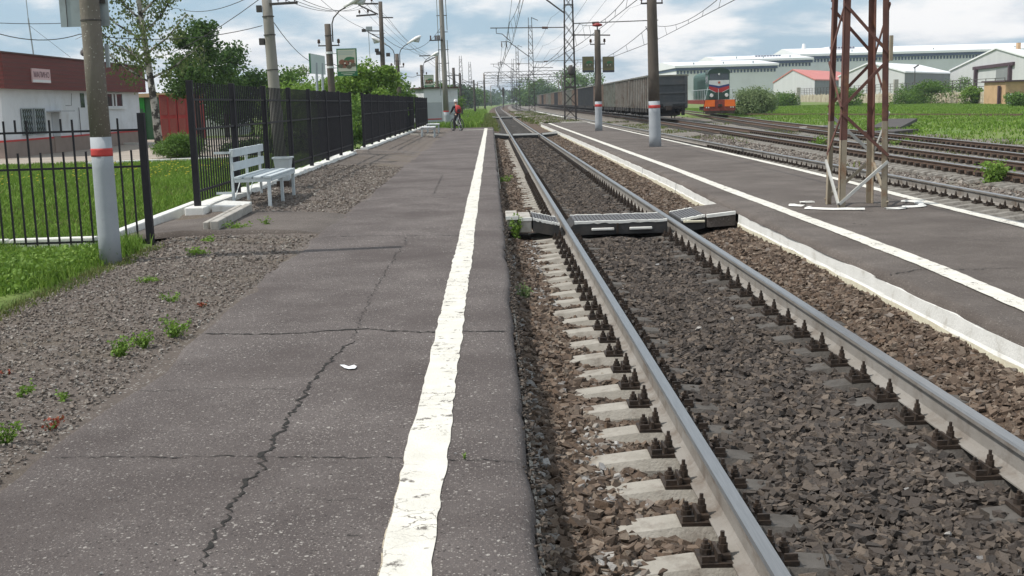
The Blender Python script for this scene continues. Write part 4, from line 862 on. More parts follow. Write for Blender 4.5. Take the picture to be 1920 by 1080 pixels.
MB().tube([(lx_+.05, ly-.24, ZT+.43), (lx_+.03, ly-.05, ZT+.37)], [.2, .08], 12).build('throat', 'mast_grey', t, smooth=True)
# forecourt and paving
struct(sheet('forecourt', np.arange(-40, -9, 2.), np.r_[43.2, np.arange(43.5, 78, 3.)], lambda x, y: np.where(y < 43.3, -.3, -.228)+0*x, 'pavers', lambda x, y: x))
# green kiosk, red booths, white building
def Xp(px, Y): return PY(px, 215, Y).x
Y = 78; a, b_ = Xp(237, Y), Xp(272, Y)
t = thing('kiosk', 'bright green kiosk with flat tan roof beside the station building', 'kiosk', (a, Y, -.25))
MB().box(a, b_, Y, Y+3.5, -.26, PY(255, 183, Y).z).build('wall', 'green_panel', t); MB().box(a-.3, b_+.9, Y-.5, Y+4, PY(255, 183, Y).z, PY(255, 176, Y).z).build('roof', 'tan_roof', t)
MB().box(b_+.02, b_+.75, Y+.1, Y+3.3, -.26, PY(255, 184, Y).z).build('side_panel', 'green_panel_dark', t); MB().box(b_-.5, b_-.1, Y-.03, Y-.005, -.1, 1.8).build('door', 'green_panel_dark', t)
Y = 72
for k, (p0, p1, lab) in enumerate(((300, 332, 'red panelled booth standing right behind the birch trunk'), (333.5, 366, 'red panelled booth next to the first tall fence post'))):
    a, b_ = Xp(p0, Y), Xp(p1, Y); zt = PY(330, 177, Y).z
    t = thing('booth', lab, 'booth', (a, Y, -.25)); MB().box(a, b_, Y, Y+2.4, -.26, zt).build('wall', 'red_panel', t)
    for i in range(2):
        for j in range(2):
            xa = a+(b_-a)*(i+.12)/2; xb = a+(b_-a)*(i+.9)/2; za = -.1+(zt+.1)*(j+.08)/2; zb_ = -.1+(zt+.1)*(j+.92)/2
            MB().box(xa, xb, Y-.03, Y-.003, za, zb_).build('panel', 'red_mesh', t)
    MB().box(a-.08, b_+.08, Y-.1, Y+2.5, zt, zt+.1).build('roof', 'tan_roof' if k == 0 else 'red_panel', t)
Y = 84; a, b_ = Xp(372, Y), Xp(446, Y)
t = thing('outbuilding', 'low white outbuilding seen through the first tall fence panel', 'building', (a, Y, -.25)); MB().box(a, b_, Y, Y+5, -.26, PY(400, 183, Y).z).build('wall', 'wall_white', t)
MB().box(a-.2, b_+.2, Y-.2, Y+5.2, PY(400, 183, Y).z, PY(400, 178, Y).z).build('roof', 'mast_grey', t); xq = Xp(416, Y); MB().box(xq-.35, xq+.35, Y-.05, Y-.003, 1.9, 2.6).build('plaque', 'red_panel', t)
# small hut at the platform end
q = PY(797, 240, 92); t = thing('platform_hut', 'small white hut with grey lower walls and flat roof at the platform end', 'hut', (q.x, 92, -.25), R(20), local=True)
hz = PY(797, 166, 92).z+.25; W_, D_ = 2.8, 3.4
MB().box(0, W_, 0, D_, 0, hz*.64).build('wall', 'wall_grey', t); MB().box(-.01, W_+.01, -.01, D_+.01, hz*.64, hz).build('upper_wall', 'wall_white', t)
MB().box(-.25, W_+.25, -.25, D_+.25, hz, hz+.09).build('roof', 'roof_trim', t); MB().box(.05, W_*.5, -.03, -.012, .62, .70).build('stripe', 'stripe_red', t)
MB().box(W_*.52, W_*.55, -.06, -.012, .5, hz*.95).build('down_pipe', 'white_paint', t); MB().box(W_*.75, W_*.97, -.04, -.012, .2, hz*.62).build('door', 'wall_grey', t)
# tall catenary pole in front of the hut
def conc_mast(px, Y, topz, label, painted=True, r=.21, ladder=True):
    x = PY(px, 210, Y).x; t = thing('catenary_pole', label, 'pole', (x, Y, -.25)); bs = Vector((x, Y, -.3)); tp = Vector((x-.02*topz*.6, Y, topz)); axm = lambda z: bs.lerp(tp, (z+.3)/(topz+.3))
    rr_ = lambda z: r*(1-.28*(z+.3)/(topz+.3)); zp = 1.0 if painted else -.3
    pole_shaft(MB(), axm(zp), tp, rr_(zp), rr_(topz), 14).build('shaft', 'pole_concrete_light', t, smooth=True)
    if painted: pole_shaft(MB(), bs, axm(zp), rr_(-.3), rr_(zp)).build('painted_base', 'pole_grey_paint', t, smooth=True); pole_shaft(MB(), axm(.98), axm(1.06), rr_(1)+.01, rr_(1)+.01).build('red_band', 'pole_red_paint', t, smooth=True)
    return t, axm
t, axm = conc_mast(837, 88, 11.5, 'tall concrete catenary pole with cable runs standing before the hut')
for s, z0, z1 in ((-1, 2.2, 10.5), (1, 2.8, 6.3), (1, 7, 11)): MB().tube([axm(z0)+Vector((s*.36, -.05, 0)), axm(z1)+Vector((s*.32, -.05, 0))], .03, 6).build('cable', 'steel_grey', t)
for z in (3.3, 4.6, 5.6, 6.9, 8.1): MB().bar(axm(z)+Vector((-.4, -.05, 0)), axm(z)+Vector((.4, -.05, 0)), .05).build('bracket', 'mast_grey', t)
c = axm(6.3); MB().bar(c+Vector((-1., -.2, 0)), c+Vector((0, -.2, 0)), .12, .08).build('cross_arm', 'mast_grey', t)
for k in (-.9, -.55, -.42, -.25): MB().box(c.x+k-.05, c.x+k+.05, 87.7, 87.85, c.z+.05, c.z+.35).build('insulator', 'porcelain', t)
# ------------------------------------------------------------------ lattice masts and overhead line
def lattice(t, cx, cy, w0, w1, h, panels, leg, near=False, z0=-.05):
    """four angle legs with crossed braces; near masts get every brace as its own part"""
    def corner(i, z):
        w = w0+(w1-w0)*z/h; sx, sy = ((-1, -1), (1, -1), (1, 1), (-1, 1))[i]; return Vector((cx+sx*w/2, cy+sy*w/2, z))
    legm = ['mast_rust', 'mast_pale', 'mast_grey']
    for i in range(4):
        sx, sy = ((-1, -1), (1, -1), (1, 1), (-1, 1))[i]
        def angle(mb, za, zb, mi):
            a = corner(i, za); b = corner(i, zb); L2 = leg
            for (ox, oy, wx, wy) in ((-sx*L2/2, -sy*.006, L2, .012), (-sx*.006, -sy*L2/2, .012, L2)):
                o1 = Vector((ox, oy, 0)); mb.add([a+o1+Vector((i2*wx/2, j2*wy/2, 0)) for j2 in (-1, 1) for i2 in (-1, 1)]+[b+o1+Vector((i2*wx/2, j2*wy/2, 0)) for j2 in (-1, 1) for i2 in (-1, 1)], [(0, 2, 3, 1), (4, 5, 7, 6), (0, 1, 5, 4), (2, 6, 7, 3), (0, 4, 6, 2), (1, 3, 7, 5)], mi)
        mb = MB()
        if near: angle(mb, -.02, .95+.25*(i % 2), 1); angle(mb, .95+.25*(i % 2), h, 0)
        else: angle(mb, z0, h, 2)
        mb.build('leg', legm, t)
    zs = [0.02]
    for p in panels: zs.append(zs[-1]+p)
    allb = MB()
    for k, (a, b) in enumerate(zip(zs, zs[1:])):
        for f in range(4):
            for s in ((0, 1) if not near else ((k+f//2) % 2,)):
                p = corner((f+s) % 4, a+.04); q = corner((f+1-s) % 4, b-.04); d = (corner(f, a)+corner((f+1) % 4, a))/2-Vector((cx, cy, a)); o_ = d.normalized()*(.014 if s else -.002)
                if near: MB().bar(p+o_, q+o_, .042 if k > 0 else .04, .014 if k else .03, up=d.normalized()).build('brace', 'mast_silver' if (k < 2 and s == (f % 2)) else ('mast_pale' if k == 0 else 'mast_rust'), t)
                else: allb.bar(p, q, leg*.5, leg*.5)
    if not near:
        for z in (zs[-1], h*.62): 
            for f in range(4): allb.bar(corner(f, min(z, h)), corner((f+1) % 4, min(z, h)), leg*.7)
        allb.build('bracing', 'mast_grey', t)
    return corner
lm = thing('lattice_mast', 'rusty lattice mast with pale painted feet standing on the island platform', 'mast', (5.19, 16.33, 0))
lattice(lm, 5.19, 16.33, .68, .42, 10.5, [.66, .68, .72, .76, .76, .76, .76, .76, .76, .76, .76, .76, .76], .085, near=True)
MB().box(5.495, 5.535, 15.94, 15.99, 2.02, 2.36).build('name_plate', 'mast_pale', lm)
ring = MB(); n = 40
for k in range(n):
    a = 2*math.pi*k/n; rj = random.gauss(0, .045)
    for r_, z in ((.74+rj, .014), (.75+rj, .034), (.80+rj+random.gauss(0, .015), .036), (.83+rj+random.gauss(0, .015), .014)): ring.v.append((5.22+1.15*r_*math.cos(a), 16.30+.95*r_*math.sin(a), z))
for k in range(n):
    if k % 13 in (3, 4) or 3 < k < 14 or k in (20, 21): continue
    for j in range(3): ring.f.append((k*4+j, k*4+j+1, ((k+1) % n)*4+j+1, ((k+1) % n)*4+j)); ring.m.append(0)
tag(ring.build('footing_ring', 'whitewash', lm), kind='stuff')
def cantilever(t, xm, y, xe, z, reg, tie=True, r=.045, mirror=1):
    """insulated bracket tube from the mast to xe with a drop arm holding the contact wire at reg"""
    MB().tube([(xm, y, z), (xe, y, z+.1)], r, 6).build('cantilever_arm', 'mast_grey', t)
    if tie: MB().tube([(xm, y, z+2.0), (xm+(xe-xm)*.62, y, z+.1)], r*.7, 6).build('tie_rod', 'mast_grey', t)
    MB().tube([(xm+(xe-xm)*.22, y, z+.0), (xm+(xe-xm)*.30, y, z+.02)], r*2.2, 8).build('insulator', 'porcelain', t)
    xd = xm+(xe-xm)*.92; s = 1 if reg > xd else -1
    MB().tube([(xd, y, z+.08), (xd, y, z-.35), (xd+s*.5, y, z-.42), (reg, y, z-1.)], r*.7, 6).build('register_arm', 'mast_grey', t)
MY = [100, 193, 292, 384, 478]
MLAB = ['tall dark lattice mast beside the first freight wagons', 'tall dark lattice mast at the end of the disused platform', 'dark lattice mast farther down the line with two hanging insulators', 'slim far lattice mast next to the signal posts', 'smallest lattice mast at the bend of the line']
CZ = lambda y: 6.75
for i, y in enumerate(MY):
    xm = 6.85+float(bend(y)); t = thing('lattice_mast', MLAB[i], 'mast', (xm, y, -.1), group='lattice masts along the line'); h = (15.5, 15.2, 15.5, 15.5, 15.)[i]
    lattice(t, xm, y, 1.05, .6, h, [1.15]*12, .075 if i < 2 else .10, z0=-.5)
    cantilever(t, xm-.4, y, .15+float(bend(y)), 7.75, 1.8+float(bend(y)), tie=False)
    cantilever(t, xm+.4, y, float(T3(y))+.6, 8.05, float(T3(y))-.2, tie=False)
    MB().tube([(xm+.3, y, 7.1), (float(T2(y))+2.6, y, 7.0)], .06, 6).build('cantilever_arm', 'mast_grey', t)
    MB().tube([(xm-.3, y, 8.9), (xm-3.6, y, 11.4), (xm-4.9, y, 11.4)], .07, 6).build('feeder_arm', 'mast_grey', t)
    for dx in (-4.75, -4.0): MB().tube([(xm+dx, y, 11.35), (xm+dx, y, 11.1), (xm+dx, y, 10.6), (xm+dx, y, 10.5)], [.02, .09, .09, .02], 8).build('insulator', 'porcelain', t)
    MB().tube([(xm+.2, y, h), (xm+1.3, y, h-.5)], .06, 6).build('feeder_arm', 'mast_grey', t)
    if i == 0:
        MB().box(xm-.5, xm+.5, y-.62, y-.4, 2.62, 2.78).build('platform_beam', 'mast_grey', t); MB().box(xm-.5, xm+.5, y-.62, y-.4, 3.5, 3.62).build('platform_beam', 'mast_grey', t)
        MB().tube([(xm+.1, y-.7, 3.66), (xm+.1, y-.72, 3.9), (xm+.05, y-.7, 4.3), (xm+.05, y-.7, 4.55)], [.16, .3, .26, .1], 10).build('bell', 'mast_grey', t, smooth=True)
# concrete poles, portals farther on
def portal(y, xl, xr, z, label):
    xl += float(bend(y)); xr += float(bend(y)); t = thing('catenary_portal', label, 'portal', (xl, y, -.3), group='catenary portals')
    for x in (xl, xr): pole_shaft(MB(), (x, y, -.5), (x, y, z+.6), .22, .17, 8).build('post', 'pole_concrete', t, smooth=True)
    mb = MB(); n = int((xr-xl)/1.2)
    for zz_ in (z, z+.8): mb.bar((xl, y, zz_), (xr, y, zz_), .12)
    for k in range(n): mb.bar((xl+(xr-xl)*k/n, y, z+(.8 if k % 2 else 0)), (xl+(xr-xl)*(k+1)/n, y, z+(0 if k % 2 else .8)), .07)
    mb.build('beam', 'mast_grey', t)
    for x in (1.8, 7.65, 14.5):
        MB().tube([(x+float(bend(y)), y, z), (x+float(bend(y)), y, z-.8)], .06, 6).build('hanger', 'mast_grey', t)
    return t
portal(282, -1.5, 19.5, 8.0, 'catenary portal spanning all tracks behind the end of the wagon train'); portal(330, -1.9, 20, 8.3, 'second catenary portal behind the first one'); portal(430, -6, 24, 8.6, 'distant wide catenary portal above the bend'); portal(540, -3, 24, 8.6, 'farthest catenary portal near the wooded horizon')
for k, (px, y, h, lab) in enumerate(((866, 335, 15, 'pale lattice mast left of the line rising behind the hut'), (883, 385, 15, 'pale lattice mast left of the line nearer the portals'))):
    x = PY(px, 195, y).x; t = thing('lattice_mast', lab, 'mast', (x, y, -.5)); lattice(t, x, y, 1.5, .7, h, [1.4]*10, .11, z0=-.6); MB().bar((x, y, 8.5), (x+4.5, y, 6.5), .12).build('strut', 'mast_grey', t); MB().bar((x, y, 6.6), (x+5, y, 6.6), .12).build('strut', 'mast_grey', t)
for px, y, ty, lab in ((862, 150, 137, 'concrete pole with braced arms just behind the cyclist'), (888, 190, 150, 'thin dark pole on the grassy bank beyond the cyclist'), (907, 260, 150, 'short thin pole beside the left portal post'), (850, 128, 127, 'dark pole rising behind the right side of the hut')):
    q = PY(px, ty, y); t = thing('line_pole', lab, 'pole', (q.x, y, -.4)); pole_shaft(MB(), (q.x+.1, y, -.5), q, .2, .15, 8).build('shaft', 'mast_grey', t, smooth=True)
    if px in (862, 888):
        for dz in (.3, 1.5): MB().bar((q.x-1.9, y, q.z-dz), (q.x, y, q.z-dz), .1).build('cross_arm', 'mast_grey', t)
        MB().bar((q.x-1.6, y, q.z-.3), (q.x, y, q.z-1.5), .09).build('brace', 'mast_grey', t)
sig = thing('signal_post', 'dark railway signal post standing beside the distant track', 'signal', (9.6+float(bend(250)), 250, -.3)); xs2 = PY(943.5, 170, 330).x
sig.location = (xs2, 330, -.3); ORG[sig.name] = Vector((xs2, 330, -.3))
MB().tube([(xs2, 330, -.4), (xs2, 330, 5.6)], .12, 8).build('post', 'mast_grey', sig); MB().box(xs2-.3, xs2+.3, 329.7, 330, 3.2, 5.7).build('signal_head', 'mast_grey', sig)
for z in (3.6, 4.4, 5.2): MB().tube([(xs2, 329.7, z), (xs2, 329.4, z)], .16, 8).build('hood', 'iron_dark', sig)
def sag(a, b, s, n=14):
    a = Vector(a); b = Vector(b); return [a.lerp(b, i/n)-Vector((0, 0, s*4*(i/n)*(1-i/n))) for i in range(n+1)]
def catenary(label, xf, ys, zc=6.75, zm=8.3, r=.011):
    t = thing('overhead_line', label, 'overhead wire', (float(xf(ys[0])), ys[0], zc), group='overhead lines')
    for i, (a, b) in enumerate(zip(ys, ys[1:])):
        rr_ = r*(1+(a+b)/180); za = (-1)**i*.25; zb = -za
        pa = Vector((float(xf(a))+za, a, zc)); pb = Vector((float(xf(b))+zb, b, zc)); ma = Vector((float(xf(a)), a, zm)); mb_ = Vector((float(xf(b)), b, zm))
        MB().tube([pa.lerp(pb, k/6) for k in range(7)], rr_, 5).build('contact_wire', 'wire', t); mp = sag(ma, mb_, 1.15); MB().tube(mp, rr_, 5).build('messenger_wire', 'wire', t)
        dr = MB()
        for k in range(1, 14, 2): dr.tube([mp[k], pa.lerp(pb, k/14)], rr_*.6, 4)
        dr.build('dropper', 'wire', t)
catenary('overhead wires hung above the main track', lambda y: 1.8+bend(y), [2, 16, 100, 193, 292, 384, 478, 580], 6.7)
catenary('overhead wires hung above the track behind the island platform', lambda y: T2(y)+0*y, [10, 55, 100, 193, 292, 384, 478], 6.5, 8.0)
catenary('overhead wires hung above the wagon siding', lambda y: T3(y)+0*y, [12, 55, 100, 193, 292, 384], 6.4, 7.8)
def wire(label, pts, s, r=.012, n=12):
    mb = MB(); r *= .7
    for a, b in zip(pts, pts[1:]): mb.tube(sag(a, b, s, n), r*(1+(a[1]+b[1])/240), 4)
    return mb.solo('cable', 'wire', label, 'cable', 'aerial cables')
fx_ = lambda y, dx: (6.85+float(bend(y))+dx, y, 10.5)
for dx, lab in ((-4.75, 'outer feeder wire on the hanging insulators above the main track'), (-4.0, 'inner feeder wire on the hanging insulators above the main track')): wire(lab, [(5.19+dx+1.2, 16, 10.5)]+[fx_(y, dx) for y in MY], 1.4, .011)
for k, (dx, z) in enumerate(((-1.5, 8.6), (2.0, 10.6), (3.2, 9.9), (5.2, 9.2))): wire('thin wire strung over the sidings, number %s from the platform' % ('one', 'two', 'three', 'four')[k] if 0 else ('thin wire running above the platform edge', 'thin high wire running above the island platform', 'thin wire running above the second track', 'thin wire running above the gap between the sidings')[k], [(6.2+dx, 14, z), (6.85+dx, 100, z), (6.85+dx, 193, z), (6.85+float(bend(292))+dx, 292, z)], 1.0, .009)
pA = axu(4.95)+Vector((.0, -.12, 0)); tpw = PY(713, 3, 74)
for k, dx in enumerate((.36, .6, .86)): wire(('innermost wire from the thick pole arm to the braced line pole', 'middle wire from the thick pole arm to the braced line pole', 'outermost wire from the thick pole arm to the braced line pole')[k], [pA+Vector((dx, 0, 0)), PY((669, 684, 697)[k], 4, 74), PY((790, 800, 808)[k], 104, 118), PY(862-6+2*k, 140, 150)], .5, .010)
wire('cable dropping from the thick pole to the lamp post with the green poster', [axu(4.2)+Vector((.15, 0, 0)), PY(620, 118, 50), PY(735, 120, 81), PY(786, 140, 105)], .5, .014)
wire('cable from the thick pole across to the station roof', [axu(4.9)+Vector((-.2, 0, 0)), (-20.6, 66, 4.3)], .5, .014)
wire('upper cable from the thick pole towards the birch tree', [axu(5.1)+Vector((-.2, 0, 0)), PY(330, 15, 60), PY(-60, 40, 44)], .35, .013)
wire('cable crossing in front of the station roof past the near pole', [axu(4.1)+Vector((-.2, 0, 0)), PY(150, 64, 30), PY(-60, 42, 26)], .25, .012)
wire('cable slung between the line pole and the tall hut pole', [PY(716, 66, 74), (axm(7.4).x, 88, 7.4)], 1.3, .014)
wire('high wires crossing the sky to the tall hut pole', [PY(660, -60, 60), PY(727, 33, 74), PY(800, 112, 118)], .25, .010)
wire('high wire crossing the sky above the lamp with the poster', [PY(560, -40, 46), PY(680, 52, 74), PY(722, 62, 74)], .25, .012)

# ------------------------------------------------------------------ freight wagons
mat('wagon_dark', (.052, .058, .064), (.075, .08, .085), 1.5, .75, .2, 12, dirt=(.10, .085, .07), dscale=.9, dlo=.55, dhi=.8)
mat('wagon_pale', (.36, .34, .30), (.22, .195, .165), 1.2, .85, .3, 14, dirt=(.16, .095, .06), dscale=1.1, dlo=.5, dhi=.72)
mat('wagon_brown', (.24, .16, .12), (.34, .26, .20), 1.4, .85, .3, 14, dirt=(.10, .06, .045), dscale=1., dlo=.5, dhi=.75)
mat('wagon_green', (.20, .225, .19), (.29, .295, .25), 1.2, .85, .3, 14, dirt=(.12, .08, .055), dscale=1., dlo=.5, dhi=.72)
mat('wagon_gap_shade', (.022, .022, .022), (.04, .036, .033), 2, .8); mat('bogie', (.022, .020, .019), (.04, .035, .031), 6, .85, .3, 30)
mat('top_chord', (.17, .17, .145), (.12, .12, .105), 2, .8)
def wheel_mesh(r=.47):
    mb = MB(); mb.tube([(-.07, 0, 0), (-.07, 0, 0), (.07, 0, 0)], [r*.2, r, r*.97], 18); mb.tube([(-.10, 0, 0), (-.07, 0, 0)], [r*.3, r*.85], 18); return mb.mesh('wheel', 'bogie')
WH = wheel_mesh()
def wagon_proto(col, rib_side):
    me = {}
    L_ = 12.9; z0, z1 = 1.22, 3.48; b = MB()
    for s in (-1, 1): b.box(s*1.44, s*1.48, .1, L_-.1, z0, z1-.1)
    b.box(-1.48, 1.48, .05, .12, z0-.1, z1-.1, 1); b.box(-1.48, 1.48, L_-.12, L_-.05, z0-.1, z1-.1, 1); b.box(-1.45, 1.45, .1, L_-.1, z0-.12, z0, 1)
    me['body'] = b.mesh('body', ['wagon_gap_shade', 'wagon_dark'])  # side panels coloured near black as the shade between the ribs
    r_ = MB()
    for s in (-1, 1):
        for k in range(11):
            y = .12+(L_-.24)*k/10; r_.box(s*1.48, s*1.565, y-.1, y+.1, z0-.28, z1-.1)
    me['side_ribs'] = r_.mesh('side_ribs', rib_side)
    c = MB()
    for s in (-1, 1): c.box(s*1.43, s*1.62, .02, L_-.02, z1-.12, z1)
    for y in (.02, L_-.15): c.box(-1.43, 1.43, y, y+.13, z1-.12, z1)
    me['top_chord'] = c.mesh('top_chord', 'top_chord')
    e = MB()
    for y, d in ((.05, -1),):
        for z, h in ((2.72, .13), (2.05, .13), (1.25, .15)): e.box(-1.5, 1.5, y, y+d*.1, z, z+h)
        for x in (-1.42, 1.42): e.box(x-.09, x+.09, y, y+d*.09, 1.0, z1-.12)
        e.box(-.35, .35, y, y+d*.13, 1.02, 1.25)
    me['end_ribs'] = e.mesh('end_ribs', 'wagon_dark')
    u_ = MB(); u_.box(-.25, .25, -.25, L_+.25, .9, 1.1); u_.box(-1.5, 1.5, .05, .35, .88, 1.1); u_.box(-1.5, 1.5, L_-.35, L_-.05, .88, 1.1)
    for s in (-1, 1):
        for k in range(7): u_.box(s*.9, s*1.5, 1.+k*1.8, 2.3+k*1.8, .62, 1.1)
    u_.box(-.5, .5, 5, 7.5, .5, .95); me['underframe'] = u_.mesh('underframe', 'bogie')
    bg_ = MB()
    for s in (-1, 1):
        bg_.box(s*.95, s*1.08, -1.1, 1.1, .48, .62); bg_.box(s*.93, s*1.1, -.45, .45, .32, .72)
        for y in (-.92, .92): bg_.box(s*.92, s*1.12, y-.16, y+.16, .36, .64)
    bg_.box(-1, 1, -.2, .2, .5, .85)
    for y in (-1.25, 1.25): bg_.box(-.85, .85, y-.06, y+.06, .3, .55)
    for y in (-.92, .92): bg_.tube([(-.9, y, .47), (.9, y, .47)], .09, 8); bg_.box(-.3, .3, y-.3, y+.3, .55, .9)
    for s in (-1, 1): bg_.box(s*1.1, s*1.35, -1.9, -1.75, .35, .95)
    me['bogie'] = bg_.mesh('bogie', 'bogie')
    cp = MB(); cp.box(-.13, .13, -.62, -.2, .82, 1.08); cp.box(-.2, .2, -.8, -.58, .78, 1.12); me['coupler'] = cp.mesh('coupler', 'iron_dark')
    return me
protos = {c: wagon_proto(c, c) for c in ('wagon_pale', 'wagon_dark', 'wagon_brown', 'wagon_green')}
seq = ['wagon_pale', 'wagon_pale', 'wagon_green', 'wagon_brown', 'wagon_dark', 'wagon_dark', 'wagon_brown', 'wagon_green', 'wagon_pale', 'wagon_brown', 'wagon_dark', 'wagon_brown', 'wagon_green', 'wagon_pale', 'wagon_brown', 'wagon_dark', 'wagon_brown', 'wagon_pale', 'wagon_green']
YW = 90.
ORD = ['first', 'second', 'third', 'fourth', 'fifth', 'sixth', 'seventh', 'eighth', 'ninth', 'tenth', 'eleventh', 'twelfth', 'thirteenth', 'fourteenth', 'fifteenth', 'sixteenth', 'seventeenth', 'eighteenth', 'nineteenth']
WC = {'wagon_pale': 'pale and dusty ribs with shade coloured into the gaps', 'wagon_dark': 'dark grey all over', 'wagon_brown': 'rusty brown ribs with shade coloured into the gaps', 'wagon_green': 'grey green ribs with shade coloured into the gaps'}
for i, c in enumerate(seq):
    y = YW+i*13.92; x = float(T3(y)); x2 = float(T3(y+12.9)); me = protos[c]
    t = thing('freight_wagon', 'open freight wagon with bare dark end wall, last in its train', 'wagon', (x, y, -.14), -math.atan2(x2-x, 12.9), None, True)
    if i: t['label'] = ORD[i]+' wagon from the bare end wall, '+WC[c]; t['group'] = 'open freight wagons coupled in the train'
    for k in ('body', 'side_ribs', 'top_chord', 'end_ribs', 'underframe'):
        if k == 'end_ribs' and i > 0: continue
        o = link(bpy.data.objects.new(k, me[k]), t)
        if k in ('side_ribs',): o['kind'] = 'stuff'
    if i == 0: link(bpy.data.objects.new('coupler', me['coupler']), t)
    for by in (2.1, 10.8):
        bo = link(bpy.data.objects.new('bogie', me['bogie']), t); bo.location.y = by
        if i < 10:
            for s in (-1, 1):
                for dy in (-.92, .92): w = link(bpy.data.objects.new('wheel', WH), bo); w.location = (s*.78, dy, .47)

# ------------------------------------------------------------------ locomotive
mat('loco_green', (.03, .08, .062), (.042, .10, .078), 1.5, .5, .1, dirt=(.09, .12, .09), dscale=2., dlo=.55, dhi=.8)
mat('loco_green_dark', (.022, .045, .036), (.03, .055, .045), 2, .5); mat('loco_orange', (.85, .17, .02), (.75, .14, .02), 3, .5); mat('loco_red', (.28, .05, .035), (.20, .04, .03), 3, .6, dirt=(.07, .04, .03), dscale=3.)
mat('band_white', (.62, .64, .64), (.55, .57, .57), 3, .5); mat('band_blue', (.035, .05, .17), (.03, .045, .15), 3, .5); mat('band_red', (.42, .03, .035), (.36, .03, .03), 3, .5); mat('star_red', (.45, .06, .03), (.4, .12, .04), 8, .5)
YL = 105.; xl = PY(1349.5, 200, YL).x
lo = thing('locomotive', 'green shunting locomotive with orange front plates and white blue red chevron', 'locomotive', (xl, YL, -.14), -R(4.5), None, True)
def arch(y0, y1, hw, ze, zt, zb, name, m, par=lo, n=10):
    pts = [(-hw, y0, zb), (hw, y0, zb)]+[(hw*math.cos(math.pi*k/n), y0, ze+(zt-ze)*math.sin(math.pi*k/n)**.8) for k in range(n+1)]
    return MB().prism(pts, (0, y1-y0, 0)).build(name, m, par)
cab = arch(.55, 3.2, .95, 3.75, 4.22, 1.45, 'cab', 'loco_green'); arch(.50, 3.25, 1.0, 3.80, 4.29, 3.78, 'cab_roof', 'loco_green_dark')
arch(3.2, 15., .94, 3.6, 4.12, 1.45, 'hood', 'loco_green')
MB().box(-1.42, 1.42, 0, 16.5, 1.05, 1.42).build('underframe', 'loco_red', lo); MB().box(-1.40, 1.40, -.03, .3, .45, 1.05).build('buffer_beam', 'loco_red', lo)
for s in (-1, 1):
    MB().prism([(s*.44, -.06, 1.42), (s*1.30, -.06, 1.42), (s*1.42, -.06, .82), (s*.44, -.06, .82)], (0, .03, 0)).build('front_plate', 'loco_orange', lo)
    MB().box(s*.62, s*.68, .48, .53, 1.75, 1.78).build('hinge', 'mast_grey', cab)
    MB().tube([(s*.68, .54, 1.83), (s*.68, .44, 1.83)], [.17, .15], 12).build('headlight', 'lamp_white', lo)
    for y in (0.05, 1.6, 3.2, 6, 9, 12): MB().tube([(s*1.36, y, 1.42), (s*1.36, y, 2.35)], .02, 5).build('handrail_post', 'bench_paint', lo)
    MB().tube([(s*1.36, .05, 2.35), (s*1.36, 12, 2.35)], .022, 5).build('handrail', 'bench_paint', lo); MB().tube([(s*.9, .03, 2.35), (s*1.36, .05, 2.35)], .022, 5).build('handrail', 'bench_paint', lo)
    MB().tube([(s*1.3, .3, 1.45), (s*1.0, .5, 2.6)], .022, 5).build('handrail', 'bench_paint', lo)
    for k in range(5): MB().box(s*.925, s*.94, 3.5+k*1.5, 4.8+k*1.5, 1.7, 3.3).build('side_door', 'loco_green', lo)
    MB().box(s*.952, s*.965, 1., 1.9, 2.9, 3.6).build('side_window', 'glass_dark', cab); MB().box(s*.952, s*.965, 2.1, 2.9, 2.9, 3.6).build('side_window', 'glass_dark', cab)
    MB().box(s*.8, s*1.4, .1, .5, .35, .42).build('step', 'iron_dark', lo)
MB().prism([(-.86, .535, 3.18), (.86, .535, 3.18), (.86, .535, 3.72), (.62, .535, 3.95), (-.62, .535, 3.95), (-.86, .535, 3.72)], (0, .013, 0)).build('front_window', 'glass_dark', cab)
MB().tube([(0, .53, 3.72), (0, .43, 3.72)], [.09, .07], 12).build('headlight', 'lamp_white', cab)
def band(pts, m, d, name): MB().prism([(x, .535-d, z) for x, z in pts], (0, .006, 0)).build(name, m, cab)
band([(-.92, 3.18), (.92, 3.18), (.92, 2.82), (0, 2.62), (-.92, 2.82)], 'band_white', .0, 'white_band'); band([(-.92, 2.84), (0, 2.66), (.92, 2.84), (.92, 2.68), (0, 2.46), (-.92, 2.68)][::-1], 'band_blue', .01, 'blue_band')
band([(-.92, 2.68), (0, 2.46), (.92, 2.68), (.92, 2.40), (.3, 2.1), (-.3, 2.1), (-.92, 2.40)][::-1], 'band_red', .006, 'red_band')
for s in (-1, 1): MB().bar((s*.92, .525, 2.40), (s*.3, .525, 2.09), .03, .035).build('trim', 'bench_paint', cab)
st5 = [(0+.17*(1 if k % 2 == 0 else .42)*math.sin(math.pi*k/5), 2.98+.17*(1 if k % 2 == 0 else .42)*math.cos(math.pi*k/5)) for k in range(10)]; band(st5, 'star_red', .02, 'star_emblem')
MB().box(-.42, .42, .50, .54, 1.46, 2.05).build('front_door', 'loco_green_dark', cab)
for x in (-.12, .95): MB().tube([(x, .0, 1.42), (x, .0, 2.4)], .02, 5).build('handrail_post', 'bench_paint', lo)
MB().box(-.16, .16, -.55, -.02, .8, 1.05).build('coupler', 'iron_dark', lo); MB().box(-1.3, 1.3, -.1, .1, .18, .45).build('plough', 'iron_dark', lo)
for k in range(4): MB().tube([((-1.2, -1.0, 1.0, 1.2)[k], -.035, .75), ((-1.2, -1.0, 1.0, 1.2)[k], -.06, .75)], .06, 8).build('lamp', 'lamp_white', lo)
for y in (2.0, 3.9, 5.8): 
    for s in (-1, 1): w = link(bpy.data.objects.new('wheel', WH), lo); w.location = (s*.78, y, .5); w.scale = (1, 1.05, 1.05)
